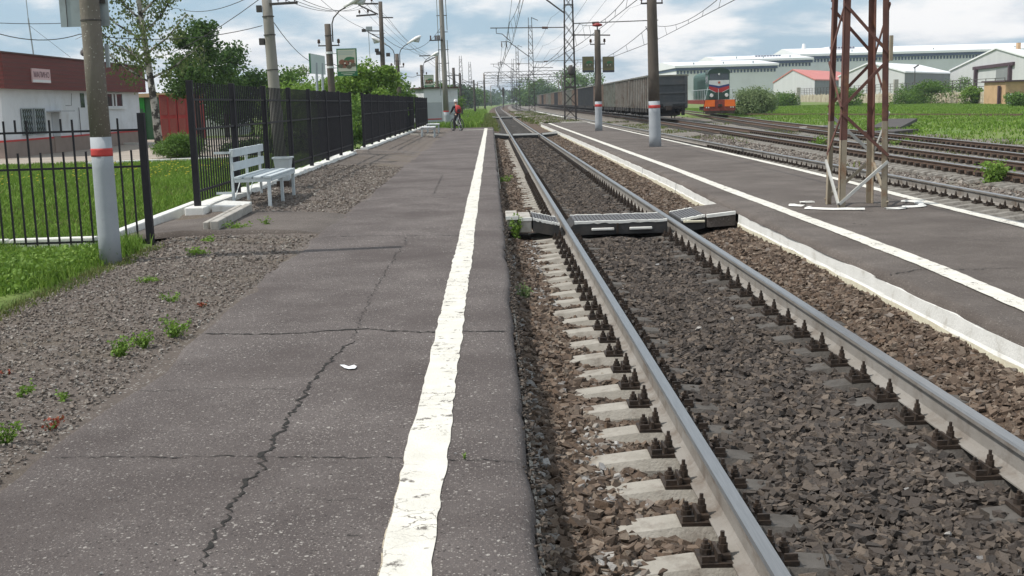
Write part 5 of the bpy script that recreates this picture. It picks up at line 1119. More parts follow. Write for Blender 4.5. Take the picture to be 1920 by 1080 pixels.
for s in (-1, 1): MB().box(s*1.0, s*1.15, 1.2, 6.8, .45, .8).build('bogie_frame', 'bogie', lo)
MB().box(-.6, .6, 4, 4.9, 3.9, 4.25).build('exhaust', 'loco_green_dark', lo); MB().box(-.5, .5, 7, 9, 3.9, 4.1).build('roof_vent', 'loco_green_dark', lo)
# ------------------------------------------------------------------ factory
mat('hall_wall', (.74, .75, .76), (.68, .69, .705), .15, .9, .15, 4, dirt=(.60, .60, .60), dscale=.12, dlo=.5, dhi=.8)
mat('hall_roof', (.80, .81, .82), (.74, .75, .77), .1, .5, dirt=(.62, .62, .62), dscale=.1, dlo=.6, dhi=.9)
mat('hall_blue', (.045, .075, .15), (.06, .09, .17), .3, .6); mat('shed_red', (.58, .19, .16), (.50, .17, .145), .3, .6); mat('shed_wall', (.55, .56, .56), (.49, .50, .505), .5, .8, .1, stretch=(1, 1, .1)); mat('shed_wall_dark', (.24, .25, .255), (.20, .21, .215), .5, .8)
mat('panel_wall', (.60, .55, .44), (.47, .42, .33), .6, .95, .4, 8, dirt=(.28, .20, .13), dscale=.5, dlo=.5, dhi=.75); mat('brick_tan', (.52, .35, .20), (.45, .30, .17), 1, .9, .2, 12, dirt=(.38, .25, .15), dscale=.8); mat('frame_plum', (.06, .035, .045), (.08, .045, .055), 1, .7)
def hall(label, px0, px1, Y, ye, gab, mon=None):
    """long hall: facade towards the line, white roof, blue band and a clerestory row under the eave, gable at the left"""
    a = PY(px0, 190, Y).x; b = PY(px1, 190, Y).x; pm = (px0+px1)/2; z = PY(pm, ye, Y).z; s = Y/2150
    t = thing('factory_hall', label, 'building', (a, Y, -.4)); D = 60.
    MB().box(a, b, Y, Y+D, -.5, z-7*s).build('wall', 'hall_wall', t)
    zc = z-7*s; MB().box(a-.2, b+.2, Y-1., Y+D, z-9.*s, z-4.*s).build('blue_band', 'hall_blue', t); MB().box(a, b, Y-.0, Y+D, zc, z-6*s).build('upper_wall', 'hall_wall', t)
    w = MB(); n = int((b-a)/(6*s))
    for k in range(n): x = a+(b-a)*(k+.25)/n; w.box(x, x+2.8*s, Y-.3, Y-.02, zc-8*s, zc-2.6*s)
    tag(w.build('window', 'hall_blue', t), kind='stuff')
    gp = PY(gab[0], gab[1], Y+D/2); rise = max(gp.z-z, 1.)
    rf_ = MB().prism([(a-.6, Y-1.5, z-4*s), (a-.6, Y-1.5, z), (a-.6, Y+D/2, z+rise), (a-.6, Y+D+1, z), (a-.6, Y+D+1, z-4*s)], (b-a+1.2, 0, 0)).build('roof', 'hall_roof', t)
    if mon:
        m0 = PY(mon[0], mon[2], Y+20); m1 = PY(mon[1], mon[2], Y+20); zt_ = m0.z
        MB().box(m0.x, m1.x, Y+18, Y+34, z, zt_).build('roof_monitor', 'hall_roof', t); mw = MB(); n = 9
        for k in range(n): x = m0.x+(m1.x-m0.x)*(k+.2)/n; mw.box(x, x+(m1.x-m0.x)/n*.6, Y+17.7, Y+17.98, zt_-3.4*s, zt_-.9*s)
        tag(mw.build('window', 'hall_blue', t), kind='stuff')
    for k in range(3): x = a+(b-a)*(.2+.3*k); MB().tube([(x, Y+5, z), (x, Y+5, z+6*s)], .3, 6).build('vent', 'steel_grey', t)
hall('leftmost long factory hall with blue eave band behind the locomotive', 1268, 1455, 400, 121, (1295, 116))
hall('middle factory hall with blue eave band rising above the leftmost one', 1352, 1520, 455, 110, (1352, 106), (1413, 1462, 104))
hall('largest factory hall with long blue eave band behind the sheds', 1500, 2010, 500, 95, (1507, 91), (1552, 1600, 88))
MB().tube([PY(1507, 92, 520), PY(1507, 82, 520)], [1., .6], 8).solo('roof_vent', 'hall_roof', 'small round vent on the gable peak of the largest hall', 'vent')
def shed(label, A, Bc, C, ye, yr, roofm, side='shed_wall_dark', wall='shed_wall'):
    """rotated gabled shed: gable between A and Bc, long side between Bc and C; each (pixel column, distance)"""
    a = Vector((PY(A[0], 190, A[1]).x, A[1], -.4)); b = Vector((PY(Bc[0], 190, Bc[1]).x, Bc[1], -.4)); c = Vector((PY(C[0], 190, C[1]).x, C[1], -.4)); d = a+(c-b)
    z = PY(Bc[0], ye, Bc[1]).z; mid_ = (a+b)/2; pr_ = yr; zr = PY(pr_[0], pr_[1], mid_.y).z; up = lambda p, zz_: Vector((p.x, p.y, zz_))
    t = thing('gabled_shed', label, 'shed', a); g = (a+b)/2; g2 = (d+c)/2; e = (b-a).normalized(); f = (c-b).normalized()
    MB().add([a, b, up(b, z), up(g, zr), up(a, z)], [(0, 1, 2, 3, 4)]).add([d, c, up(c, z), up(g2, zr), up(d, z)], [(4, 3, 2, 1, 0)]).add([a, d, up(d, z), up(a, z)], [(0, 1, 2, 3)]).build('gable_wall', wall, t)
    MB().add([b+e*.02, c+e*.02, up(c+e*.02, z), up(b+e*.02, z)], [(0, 1, 2, 3)]).build('side_wall', side, t)  # shade of the long side put into a darker wall colour
    for p0, p1, nm in ((b, c, 1), (a, d, -1)):
        o_ = e*(nm*.5); q0 = up(p0+o_-f*.4, z-.35); q1 = up(p1+o_+f*.4, z-.35); r0 = up(g-f*.4, zr+.05); r1 = up(g2+f*.4, zr+.05)
        MB().prism([q0, q1, r1, r0], (0, 0, .28)).build('roof_slope', roofm, t)
    return t, a, b, z
shed('low shed with faded red roof below the factory halls', (1450, 320), (1527, 280), (1610, 330), 148, (1490, 132), 'shed_red')
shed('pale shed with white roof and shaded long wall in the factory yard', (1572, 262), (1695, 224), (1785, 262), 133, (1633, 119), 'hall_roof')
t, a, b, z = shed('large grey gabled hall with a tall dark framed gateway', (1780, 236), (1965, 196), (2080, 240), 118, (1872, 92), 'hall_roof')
dirv = (b-a); n_ = Vector((dirv.y, -dirv.x, 0)).normalized()
def gp_(f, zz_, o=.15): p = a+dirv*f+n_*o; return Vector((p.x, p.y, zz_))
zt = PY(1850, 126, 215).z
MB().bar(gp_(.31, -.4), gp_(.31, zt), .9, .6).build('gate_post', 'frame_plum', t); MB().bar(gp_(.66, -.4), gp_(.66, zt+.3), .9, .6).build('gate_post', 'frame_plum', t); MB().bar(gp_(.28, zt), gp_(.69, zt+.4), .6, .6).build('gate_lintel', 'frame_plum', t)
MB().add([gp_(.33, -.4, .1), gp_(.52, -.4, .1), gp_(.52, zt-.3, .1), gp_(.33, zt-.3, .1)], [(0, 1, 2, 3)]).build('gate_leaf', 'shed_wall', t); MB().add([gp_(.52, -.4, .25), gp_(.65, -.4, .25), gp_(.65, zt-.2, .25), gp_(.52, zt-.5, .25)], [(0, 1, 2, 3)]).build('gate_leaf', 'shed_wall_dark', t)
MB().box(PY(1909, 90, 240).x, PY(1914, 90, 240).x, 240, 241, 6, PY(1911, 80, 240).z).solo('chimney', 'brick_tan', 'short chimney above the roof of the large gabled hall', 'chimney')
# precast wall
wl = thing('precast_wall', 'long cream precast concrete wall of ribbed panels along the factory yard', 'wall', (59, 140, -.45))
wa = Vector((PY(1872, 197, 140).x, 140, -.45)); wb = Vector((PY(1447, 188, 330).x, 330, -.45)); LN = (wb-wa).length; wd = (wb-wa)/LN; ang = math.atan2(wd.y, wd.x); npn = int(LN/3.6)
pm = MB(); pm.box(0, 3.5, -.06, .06, 0, 1.75)
for k in range(4): pm.box(k*.9+.28, k*.9+.36, .06, .12, .05, 1.7); pm.box(k*.9+.28, k*.9+.36, -.12, -.06, .05, 1.7)
for z in (.45, .95, 1.4): pm.box(.05, 3.45, .06, .10, z, z+.08); pm.box(.05, 3.45, -.10, -.06, z, z+.08)
pm = pm.mesh('wall_panel', 'panel_wall'); po = MB().box(-.12, .06, -.16, .16, 0, 1.95).mesh('wall_post', 'panel_wall')
for k in range(npn):
    if k in (9, 10): continue
    p = wa+wd*(k*3.6)
    for nm, me_ in (('wall_panel', pm), ('wall_post', po)): o = inst(nm, me_, wl, p); o.rotation_euler.z = ang; o.location.z += random.gauss(0, .04)
mesh_f = thing('mesh_fence', 'thin wire fence on posts above the precast wall', 'fence', wa+Vector((2, 3, 0)))
for k in range(0, npn, 1):
    p = wa+wd*(k*3.6)+Vector((2, 3, 0)); 
    if (p-wa).length < 150: MB().tube([p, p+Vector((0, 0, 3.4))], .05, 5).build('post', 'mast_grey', mesh_f)
for z in (2.4, 2.9, 3.35): MB().tube([wa+Vector((2, 3, z)), wb+Vector((2, 3, z))], .035, 4).build('rail_wire', 'mast_grey', mesh_f)
Y = 137; a = PY(1884, 200, Y).x
t = thing('brick_hut', 'tan brick hut with white door at the end of the precast wall', 'hut', (a, Y, -.45)); zt = PY(1900, 153, Y).z
MB().box(a, a+9, Y, Y+6, -.5, zt).build('wall', 'brick_tan', t); MB().box(a-.25, a+9.3, Y-.3, Y+6.3, zt, zt+.18).build('roof', 'frame_plum', t); xd = PY(1893, 190, Y).x
MB().box(xd-.35, xd+.35, Y-.06, Y-.005, -.3, 1.0).build('door', 'white_paint', t); MB().box(xd-.42, xd-.35, Y-.07, Y, -.3, 1.15).build('door_frame', 'frame_plum', t)
t = thing('gate_post', 'dark gate posts between the precast wall and the brick hut', 'gate', (PY(1873, 195, 138).x, 138, -.45)); x = PY(1871, 195, 138).x
for k in (0, .55): MB().box(x+k, x+k+.28, 138, 138.3, -.5, 1.95).build('post', 'frame_plum', t)
for px, Y, h, lab in ((1497, 200, 5.2, 'grey post before the red roofed shed'), (1679, 170, 4.4, 'grey post behind the precast wall near the lattice mast')):
    q = PY(px, 190, Y); MB().box(q.x-.3, q.x+.3, Y-.2, Y+.2, -.4, 1.6+(172-(160 if px < 1600 else 150))/2150*Y).solo('concrete_post', 'concrete', lab, 'post')
q = PY(1715, 150, 200); t = thing('floodlight_pole', 'thin floodlight pole in front of the white roofed shed', 'lamp', (q.x, 200, -.4)); MB().tube([(q.x, 200, -.4), (q.x, 200, 5.6)], .08, 6).build('pole', 'mast_grey', t); MB().bar((q.x-.2, 200, 5.5), (q.x+.6, 200, 6.0), .3, .2).build('floodlight', 'mast_grey', t)
# track-side oddments on the right
q = P(1565, 245, -.36); 
for k, (px0, py0, px1, py1, lab) in enumerate(((1515, 238, 1560, 238, 'pale concrete slab lying beside the far rusty siding'), (1660, 240, 1692, 235, 'tilted dark slab lying on the grass behind the lattice mast'), (1655, 248, 1700, 246, 'flat dark slab at the edge of the far siding'))):
    a = P(px0, py0, -.3); b = P(px1, py1, -.3); MB().bar(a+Vector((0, 0, -.03)), b+Vector((0, 0, .03 if k != 1 else .3)), 1.6, .16).solo('concrete_slab', 'concrete' if k == 0 else 'mast_grey', lab, 'slab')
a = P(1395, 222, -.3); MB().bar(a, a+Vector((5, 2, 0)), .3, .16).solo('timber_beam', 'concrete', 'pale timber lying next to the locomotive track', 'beam')
a = P(1460, 214.5, -.1); rr2 = MB().bar((24.5, 112, -.2), (36, 78, -.2), .1, .16).solo('loose_rail', 'rail_rusty', 'single rusty rail lying across the grass field', 'rail')

# ------------------------------------------------------------------ vegetation
def clumps(cx, cy, z0, z1, rx, ry, n, rmin=.25, rmax=.5, seed=None):
    out_ = []
    for _ in range(n):
        a = random.uniform(0, 6.283); u = random.random()**.5; zf = random.random(); env = math.sin(math.pi*min(max(.12+.8*zf, 0), 1))**.6
        out_.append((cx+rx*u*env*math.cos(a), cy+ry*u*env*math.sin(a), z0+(z1-z0)*zf, random.uniform(rmin, rmax)*min(rx, ry)))
    return out_
def leaves_in(cl, per):
    c = np.repeat(np.array(cl), per, 0); d = rng.normal(0, 1, (len(c), 3)); d /= np.linalg.norm(d, axis=1)[:, None]; r = c[:, 3]*rng.uniform(.35, 1.1, len(c)); return c[:, :3]+d*r[:, None]*np.array([1, 1, .75])
def tree(name, label, x, y, h, rx, trunk_h, ncl, per, leaf, m, bark='bark', tr=.14, group=None, ry=None, z0=None, limbs=7, cat='tree', rmin=.25, rmax=.5):
    zb = float(gz(x, y)) if z0 is None else z0; t = thing(name, label, cat, (x, y, zb), group=group); ry = ry or rx
    cl = clumps(x, y, zb+trunk_h, zb+h-.3*rx, rx, ry, ncl, rmin, rmax)
    mb = MB(); top = Vector((x+random.uniform(-.3, .3), y, zb+h*.86)); mb.tube([(x, y, zb-.1), (x+random.uniform(-.1, .1), y, zb+trunk_h), (x+random.uniform(-.2, .2), y, zb+h*.55), top], [tr*1.15, tr*.9, tr*.55, tr*.12], 8)
    for c in random.sample(cl, min(limbs, len(cl))):
        s = Vector((x, y, zb+trunk_h+(c[2]-zb-trunk_h)*.45)); e = Vector(c[:3]); mb.tube([s, s.lerp(e, .5)+Vector((0, 0, .15*random.random())), e], [tr*.4, tr*.25, tr*.08], 6)
    mb.build('trunk', bark, t, smooth=True)
    V = leaves_in(cl, per)-np.array(ORG[t.name]); V = V[V[:, 2] > .05]
    link(bpy.data.objects.new('crown', leaf_mesh('crown', V, leaf, m)), t); return t
# birch by the station: hanging sprays on arched limbs
def birch(label, x, y, h):
    zb = float(gz(x, y)); t = thing('birch_tree', label, 'tree', (x, y, zb)); mb = MB(); tips = []
    tp = [Vector((x, y, zb-.1)), Vector((x-.08, y, zb+1.8)), Vector((x-.25, y, zb+4.2)), Vector((x-.5, y+.1, zb+7)), Vector((x-.55, y+.1, zb+h))]
    mb.tube(tp, [.20, .17, .14, .09, .02], 10); dark = MB()
    UPL = 1.3
    lim = [(2.1, -2.9, -.3, 2.2), (2.3, 2.6, .2, 1.4), (3.2, -3.2, .5, 1.9), (3.6, 2.4, -.6, 1.6), (4.2, -2.6, -.4, 2.0), (4.6, 1.9, .5, 2.2), (5.2, -2.0, .3, 2.2), (5.6, 2.2, -.3, 2.0), (6.3, -1.7, 0, 2.1), (6.8, 1.8, .3, 2.0), (7.6, -1.3, .2, 2.), (8.2, 1.4, -.2, 1.8), (3., .4, -1.6, 1.8), (4.9, -.6, 1.8, 1.6), (2.6, -1.6, 1.4, 1.5)]
    for zl, dx, dy, up in lim:
        zl = zl*.86+UPL; dx *= .85
        f = zl/h; s = tp[1].lerp(tp[4], max(0, (zl-1.8)/(h-1.8))); s = Vector((x-.55*min(1, f*1.3), y, zb+zl)); e = s+Vector((dx, dy, up)); m_ = s.lerp(e, .5)+Vector((0, 0, -.12*up)); tip = e+Vector((dx*.22, dy*.3, -.25))
        mb.tube([s, m_, e, tip], [.055, .04, .02, .008], 6)
        for k in range(9):
            g = .25+.75*k/8; p = (s.lerp(m_, g*2) if g < .5 else m_.lerp(e, g*2-1)); ln = random.uniform(.3, 1.0); q = p+Vector((random.uniform(-.4, .4), random.uniform(-.4, .4), -ln*.8)); mb.tube([p, p.lerp(q, .5)+Vector((random.uniform(-.15, .15), 0, .12)), q], [.011, .007, .003], 4); tips.append((p, q))
    mb.build('trunk', 'bark_birch', t, smooth=True)
    V = []
    for p, q in tips:
        for k in range(34): w = p.lerp(q, random.random()**.8); V.append((w.x+random.gauss(0, .16), w.y+random.gauss(0, .16), w.z+random.gauss(0, .16)))
    link(bpy.data.objects.new('crown', leaf_mesh('crown', np.array(V)-np.array(ORG[t.name]), .135, 'leaf_birch', droop=1)), t)
xb = PY(295, 215, 52).x; birch('slender birch with hanging sparse foliage beside the station building', xb, 52, 11.5)
def at(px, Y): return PY(px, 205, Y).x
TR = [('broad dark green tree with drooping edge right of the birch', 372, 60, 6.6, 1.8, 2.6, 34, 240, .16, 'leaf_dark'), ('dense dark tree between the birch and the thick pole', 425, 78, 6.4, 2.6, 1.2, 34, 240, .2, 'leaf_dark'), ('dark rounded tree seen above the bench', 470, 82, 4.6, 2.6, .6, 28, 220, .2, 'leaf_dark'),
      ('deep green tree directly behind the thick pole', 540, 84, 4.8, 2.2, .6, 24, 220, .2, 'leaf_mid'), ('pale silvery willow behind the notice board', 553, 105, 6.0, 2.0, .8, 24, 220, .2, 'leaf_willow'), ('bright green tree behind the notice board posts', 590, 78, 4.2, 2.2, .4, 26, 220, .2, 'leaf_light'),
      ('bright green bushy tree below the green framed poster', 660, 70, 4.1, 2.3, .2, 34, 260, .19, 'leaf_light'), ('light green bushy tree beside the braced line pole', 694, 62, 4.3, 1.9, .2, 34, 260, .18, 'leaf_light'), ('olive bushy tree between the line pole and twin lamp post', 725, 92, 5.2, 2.6, .3, 30, 240, .2, 'leaf_mid'),
      ('feathery shrub tree behind the twin lamp post', 770, 108, 4.0, 2.4, .3, 26, 200, .2, 'leaf_willow'), ('small tree peeping out behind the hut roof', 832, 135, 4.9, 2.2, .6, 20, 200, .24, 'leaf_mid'), ('dark green tree far behind the red booths', 335, 98, 4.8, 3.2, .5, 26, 220, .22, 'leaf_dark'), ('small round tree behind the station roof corner', 258, 120, 4.2, 1.4, .6, 14, 160, .2, 'leaf_mid')]
for lab, px, Y, h, rx_, th, ncl, per, lf_, m in TR: tree('leafy_tree', lab, at(px, Y), Y, h, rx_, th, ncl, per, lf_, m, group='trees behind the left fence')
def bush(label, x, y, h, rx_, ry_, ncl, per, leaf, m, name='shrub', z0=None):
    return tree(name, label, x, y, h, rx_, .12, ncl, per, leaf, m, tr=.04, ry=ry_, cat='shrub', limbs=10, z0=z0, rmin=.3, rmax=.55)
bush('clipped dark hedge bush at the edge of the forecourt by the first tall fence post', -12.3, 46, 1.05, .85, 1.0, 60, 330, .06, 'leaf_mid', 'hedge_bush')
bush('long dark hedge row across the lawn seen through the tall fence', -8.3, 47.5, 1.35, 2.9, .8, 150, 130, .09, 'leaf_dark', 'hedge_bush')
bush('bright green shrub filling the gap between the fence runs', -7.6, 47, 3.0, 1.6, 1.8, 44, 260, .11, 'leaf_light')
bush('bright leafy shrub behind the second fence run', -7.4, 58, 2.6, 1.5, 3, 36, 220, .13, 'leaf_mid')
bush('large grey green willow bush beside the locomotive', PY(1412, 200, 118).x, 118, 2.9, 2.2, 2., 50, 300, .16, 'leaf_willow', z0=-.4)
bush('bright bush at the left end of the precast wall', PY(1465, 190, 190).x, 190, 2.6, 3., 2.5, 30, 220, .26, 'leaf_mid', z0=-.4)
for px, Y, h, r_, lab in ((1590, 165, 3.1, 2.2, 'green bush behind the lattice mast above the wall'), (1705, 165, 3.4, 2.6, 'green bush leaning over the precast wall'), (1745, 158, 3.6, 2.4, 'tall weedy bush growing through a broken wall panel'), (1790, 172, 4.2, 3.0, 'loose green bush behind the wall below the large gabled hall'), (1822, 148, 2.6, 1.4, 'thin bush in front of the last wall panels'), (1916, 118, 1.6, 1.6, 'low bush beside the brick hut')):
    bush(lab, PY(px, 190, Y).x, Y, h, r_, r_, 24, 200, .2, 'leaf_mid' if px != 1822 else 'leaf_light', z0=-.4)
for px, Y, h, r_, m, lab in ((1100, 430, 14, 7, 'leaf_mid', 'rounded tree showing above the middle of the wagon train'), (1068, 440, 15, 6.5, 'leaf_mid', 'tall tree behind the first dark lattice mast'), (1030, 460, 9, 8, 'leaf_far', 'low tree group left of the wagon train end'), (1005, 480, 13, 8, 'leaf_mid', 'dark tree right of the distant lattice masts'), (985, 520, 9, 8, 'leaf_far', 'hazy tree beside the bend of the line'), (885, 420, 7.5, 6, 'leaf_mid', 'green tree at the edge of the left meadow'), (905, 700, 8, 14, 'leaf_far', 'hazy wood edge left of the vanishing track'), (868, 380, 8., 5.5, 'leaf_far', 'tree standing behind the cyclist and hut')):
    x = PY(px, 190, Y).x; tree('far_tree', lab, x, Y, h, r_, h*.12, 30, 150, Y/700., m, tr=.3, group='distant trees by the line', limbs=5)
# far belt of woodland along the horizon: one mass
pts = []
for k in range(420):
    a = random.uniform(-.6, .62); d = random.uniform(1000, 1500); x = d*math.sin(a); y = d*math.cos(a); r_ = random.uniform(8, 17); hgt = random.uniform(9, 17)
    if -.03 < a < .03 and d < 1100: continue
    pts.append((x, y, hgt*.5, r_))
c = np.repeat(np.array(pts), 150, 0); d = rng.normal(0, 1, (len(c), 3)); d /= np.linalg.norm(d, axis=1)[:, None]
V = c[:, :3]+d*(c[:, 3]*rng.uniform(.5, 1., len(c)))[:, None]*np.array([1.2, 1, .62]); V[:, 2] = np.maximum(V[:, 2], .2)
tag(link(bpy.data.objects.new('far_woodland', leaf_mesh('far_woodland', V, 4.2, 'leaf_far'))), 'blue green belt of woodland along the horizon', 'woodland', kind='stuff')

# ------------------------------------------------------------------ grass and weeds
def area(n, x0, x1, y0, y1, power=1.):
    x = rng.uniform(x0, x1, n); u = rng.uniform(0, 1, n); y = y0+(y1-y0)*u**power; return x, y
x, y = area(36000, -19, -5.05, 14.75, 43, 1.7); k = x > -y*.62-2.5; x, y = x[k], y[k]; p = np.c_[x, y, gz(x, y)]
blades('lawn_grass', p, .10+.05*vnoise(x, y, 1.5, 71), 'short green lawn grass behind the low bar fence', 'grass', 'grass', w=.022, lean=.6, per=4, spread=.05)
x, y = area(5200, -19, -5.05, 14.8, 43, 1.6); k = vnoise(x, y, 2.6, 87) > .5; x, y = x[k], y[k]
blades('lawn_grass', np.c_[x, y, gz(x, y)], .15, 'paler patchy grass stems standing out of the lawn', 'grass', 'grass_dry', w=.016, lean=.6, per=4, spread=.08)
x, y = area(300, -13, -7.5, 24, 40); k = x > -y*.45; x, y = x[k], y[k]; v = []
fl = MB()
for a, b in zip(x, y):
    z = float(gz(a, b))+random.uniform(.14, .26)
    if vnoise(a, b, 4., 77) > .45: fl.obox((a, b, z), (.02, 0, .004), (0, .02, 0), (0, 0, .009))
tag(fl.solo('dandelion_flowers', 'flower', 'yellow flowers dotted over the lawn near the hedge', 'flowers'), kind='stuff')
x, y = area(2600, -6.6, -4.12, 8.6, 14.1); k = (x < -4.25+.35*(vnoise(x, y, 1., 72)-.6)-(.5*(y < 10.5)*vnoise(y, x, .8, 73))); x, y = x[k], y[k]
x2, y2 = area(3600, -9, -4.3, 3., 14.1); k2 = (x2 < -6.5) | (y2 < 8.7); x2, y2 = x2[k2], y2[k2]; x = np.r_[x, x2]; y = np.r_[y, y2]
wx, wy = area(420, -6.2, -4.3, 7.6, 12.5); kk = vnoise(wx, wy, 1.1, 83) > .5; wx, wy = wx[kk], wy[kk]; c4 = np.c_[np.repeat(wx, 26)+rng.normal(0, .05, len(wx)*26), np.repeat(wy, 26)+rng.normal(0, .05, len(wx)*26), np.repeat(gz(wx, wy), 26)+rng.uniform(.03, .24, len(wx)*26)]
tag(link(bpy.data.objects.new('verge_weeds', leaf_mesh('verge_weeds', c4, .04, 'leaf_light'))), 'yellow green leafy weeds among the grass before the low fence', 'weeds', kind='stuff')
blades('verge_grass', np.c_[x, y, gz(x, y)], .07+.24*vnoise(x, y, .7, 74)**1.4, 'taller grass in front of the low bar fence', 'grass', 'grass', w=.012, lean=.55, per=9, spread=.06)
x, y = area(700, -4.6, -3.95, 9, 13.6); blades('dry_grass', np.c_[x, y, shz(x, y)], .06, 'dry yellowish grass along the edge of the gravel shoulder', 'grass', 'grass_dry', w=.008, lean=1., per=6, spread=.05)
x, y = area(30000, 19.5, 75, 24, 190, 1.0); k = (x < y*.62) & (x > T4(y)+1.6); x, y = x[k], y[k]
blades('meadow_grass', np.c_[x, y, gz(x, y)], .09+.12*vnoise(x, y, 5, 75), 'long green meadow grass between the sidings and the factory wall', 'grass', 'grass', w=.05, lean=.8, per=6, spread=.4)
x, y = area(9000, -14, -1.2, 84, 260, 1.3); k = x > -y*.1; x, y = x[k], y[k]
blades('bank_grass', np.c_[x, y, gz(x, y)], .3+.35*vnoise(x, y, 4, 76), 'green grass bank past the end of the left platform', 'grass', 'grass', w=.08, lean=.6, per=5, spread=.25)
x, y = area(2600, -1.9, .3, 78, 200, 1.3); blades('dry_grass', np.c_[x, y, np.full(len(x), -.36)], .25, 'dry tan grass beside the rails past the platform', 'grass', 'grass_dry', w=.06, lean=.8, per=4, spread=.2)
x, y = area(2400, 9.2, 19.8, 16, 120, 1.2); k = vnoise(x, y, 3.5, 78) > .62; x, y = x[k], y[k]
blades('siding_grass', np.c_[x, y, yardz(x, y)], .16, 'thin green tufts growing between the sidings', 'grass', 'grass_dry', w=.03, lean=.7, per=9, spread=.14)
x, y = area(1500, 3.1, 7, 84, 200); k = vnoise(x, y, 4, 79) > .45; x, y = x[k], y[k]
blades('platform_grass', np.c_[x, y, np.full(len(x), -.15)], .22, 'weeds overgrowing the disused platform', 'grass', 'grass_dry', w=.05, lean=.7, per=6, spread=.2)
def weed(label, x, y, z, h, n=16, m='leaf_light', lf_=.03, r_=.1, name='weed', stems=5):
    t = thing(name, label, 'weed', (x, y, z)); mb = MB(); V = []
    for s in range(stems):
        e = Vector((x+random.gauss(0, r_), y+random.gauss(0, r_), z+h*random.uniform(.6, 1.1))); b0 = Vector((x+random.gauss(0, r_*.2), y+random.gauss(0, r_*.2), z)); mb.tube([b0, b0.lerp(e, .5)+Vector((random.gauss(0, r_*.1), 0, 0)), e], [.004, .003, .0015], 5)
        for k in range(n): w = b0.lerp(e, .1+.9*random.random()); V.append((w.x+random.gauss(0, r_*.28), w.y+random.gauss(0, r_*.28), w.z+random.gauss(0, .01)))
    mb.build('stem', 'leaf_mid', t); link(bpy.data.objects.new('leaves', leaf_mesh('leaves', np.array(V)-np.array(ORG[t.name]), lf_, m)), t)
for lab, px, py, z, h, n, lf_, r_, st_ in (('tall green weed growing beside the platform edge before the crossing', 967, 452, -.36, .36, 40, .045, .07, 8), ('feathery green weed among the ballast by the platform edge', 985, 565, -.35, .17, 30, .03, .06, 7), ('small green weed in the ballast past the crossing', 948, 345, -.36, .22, 30, .05, .1, 6),
        ('bushy weed clump at the edge of the cracked asphalt', 225, 668, 0., .10, 30, .022, .06, 9), ('second weed clump along the asphalt edge', 268, 650, 0., .10, 30, .022, .06, 9), ('third weed clump nearer the crack along the asphalt edge', 325, 632, 0., .12, 30, .022, .07, 10),
        ('weed tuft in the middle of the gravel shoulder', 285, 528, 0., .05, 26, .025, .10, 6), ('weed tuft by the red leaves on the shoulder', 322, 568, 0., .09, 20, .02, .05, 6), ('weed at the near corner of the gravel shoulder', 40, 745, 0., .07, 20, .02, .04, 5), ('green sprig growing from the transverse crack', 872, 862, 0., .025, 10, .010, .01, 4),
        ('weed tuft by the path beams', 455, 432, .02, .10, 30, .03, .12, 8), ('weed tuft in the gravel near the grey pole', 372, 478, 0., .07, 26, .03, .12, 7), ('thin weed standing at the asphalt path corner', 500, 426, .02, .13, 20, .03, .06, 5), ('weed at the left rim of the gravel shoulder', 10, 830, 0., .10, 26, .02, .05, 7), ('low weed between gravel and dry grass', 120, 750, 0., .04, 20, .016, .05, 5), ('sprouting weed along the shoulder towards the path', 390, 455, .0, .07, 20, .03, .1, 6),
        ('bushy weed between the sidings near the lattice mast', 1862, 345, -.4, .5, 60, .07, .25, 12), ('weed growing beside the rails of the far siding', 1535, 280, -.4, .45, 50, .07, .2, 10), ('round weed at the second siding', 1690, 275, -.4, .3, 40, .06, .3, 9)):
    p = P(px, py, z); weed(lab, p.x, p.y, z, h, n, 'leaf_light' if 'feathery' not in lab else 'leaf_willow', lf_, r_, stems=st_)
for lab, px, py in (('dark red leaved weed at the near edge of the gravel shoulder', 95, 805), ('reddish weed on the shoulder towards the grey pole', 380, 575), ('reddish sprig at the left margin of the gravel', 8, 706)):
    p = P(px, py, 0.); weed(lab, p.x, p.y, 0., .05, 12, 'leaf_red', .022, .03, stems=4)
a = P(1535, 1040, -.34); MB().tube([a+Vector((0, -.12, .0)), a+Vector((.01, 0, .05)), a+Vector((-.02, .13, .09))], [.006, .005, .003], 6).solo('dry_twig', 'bark', 'thin brown twig sticking out of the dark ballast', 'twig')
# ------------------------------------------------------------------ cyclist
mat('skin', (.50, .30, .21), (.46, .27, .19), 20, .6); mat('cloth_black', (.018, .018, .022), (.03, .03, .034), 12, .85); mat('cloth_grey', (.20, .21, .22), (.14, .15, .16), 12, .85); mat('pack_red', (.42, .045, .04), (.32, .03, .03), 10, .75); mat('helmet_white', (.70, .70, .70), (.6, .6, .6), 10, .4); mat('bike_white', (.65, .65, .66), (.5, .5, .5), 10, .4)
BX, BY = -2.02, 68.4; HEAD = math.atan2(.45, .89)          # bicycle points away and to the left
bk = thing('bicycle', 'white framed bicycle held upright at the end of the left platform', 'bicycle', (BX, BY, .01), HEAD, None, True)
for y, nm in ((-.52, 'r'), (.52, 'f')):
    ty = MB(); n = 28
    pts = [(0, y+.34*math.cos(2*math.pi*k/n), .34+.34*math.sin(2*math.pi*k/n)) for k in range(n+1)]
    wh = MB().tube(pts, .026, 8, cap=False).build('wheel', 'cloth_black', bk, smooth=True); MB().tube([(0, a[1]*1+(y-a[1])*.07, a[2]+(.34-a[2])*.07) for a in pts], .011, 6, cap=False).build('rim', 'steel_grey', wh)
    for k in range(10): a = 2*math.pi*k/10; MB().tube([(0, y, .34), (0, y+.32*math.cos(a), .34+.32*math.sin(a))], .0025, 4).build('spoke', 'steel_grey', wh)
    MB().tube([(-.05, y, .34), (.05, y, .34)], .022, 8).build('hub', 'steel_grey', wh)
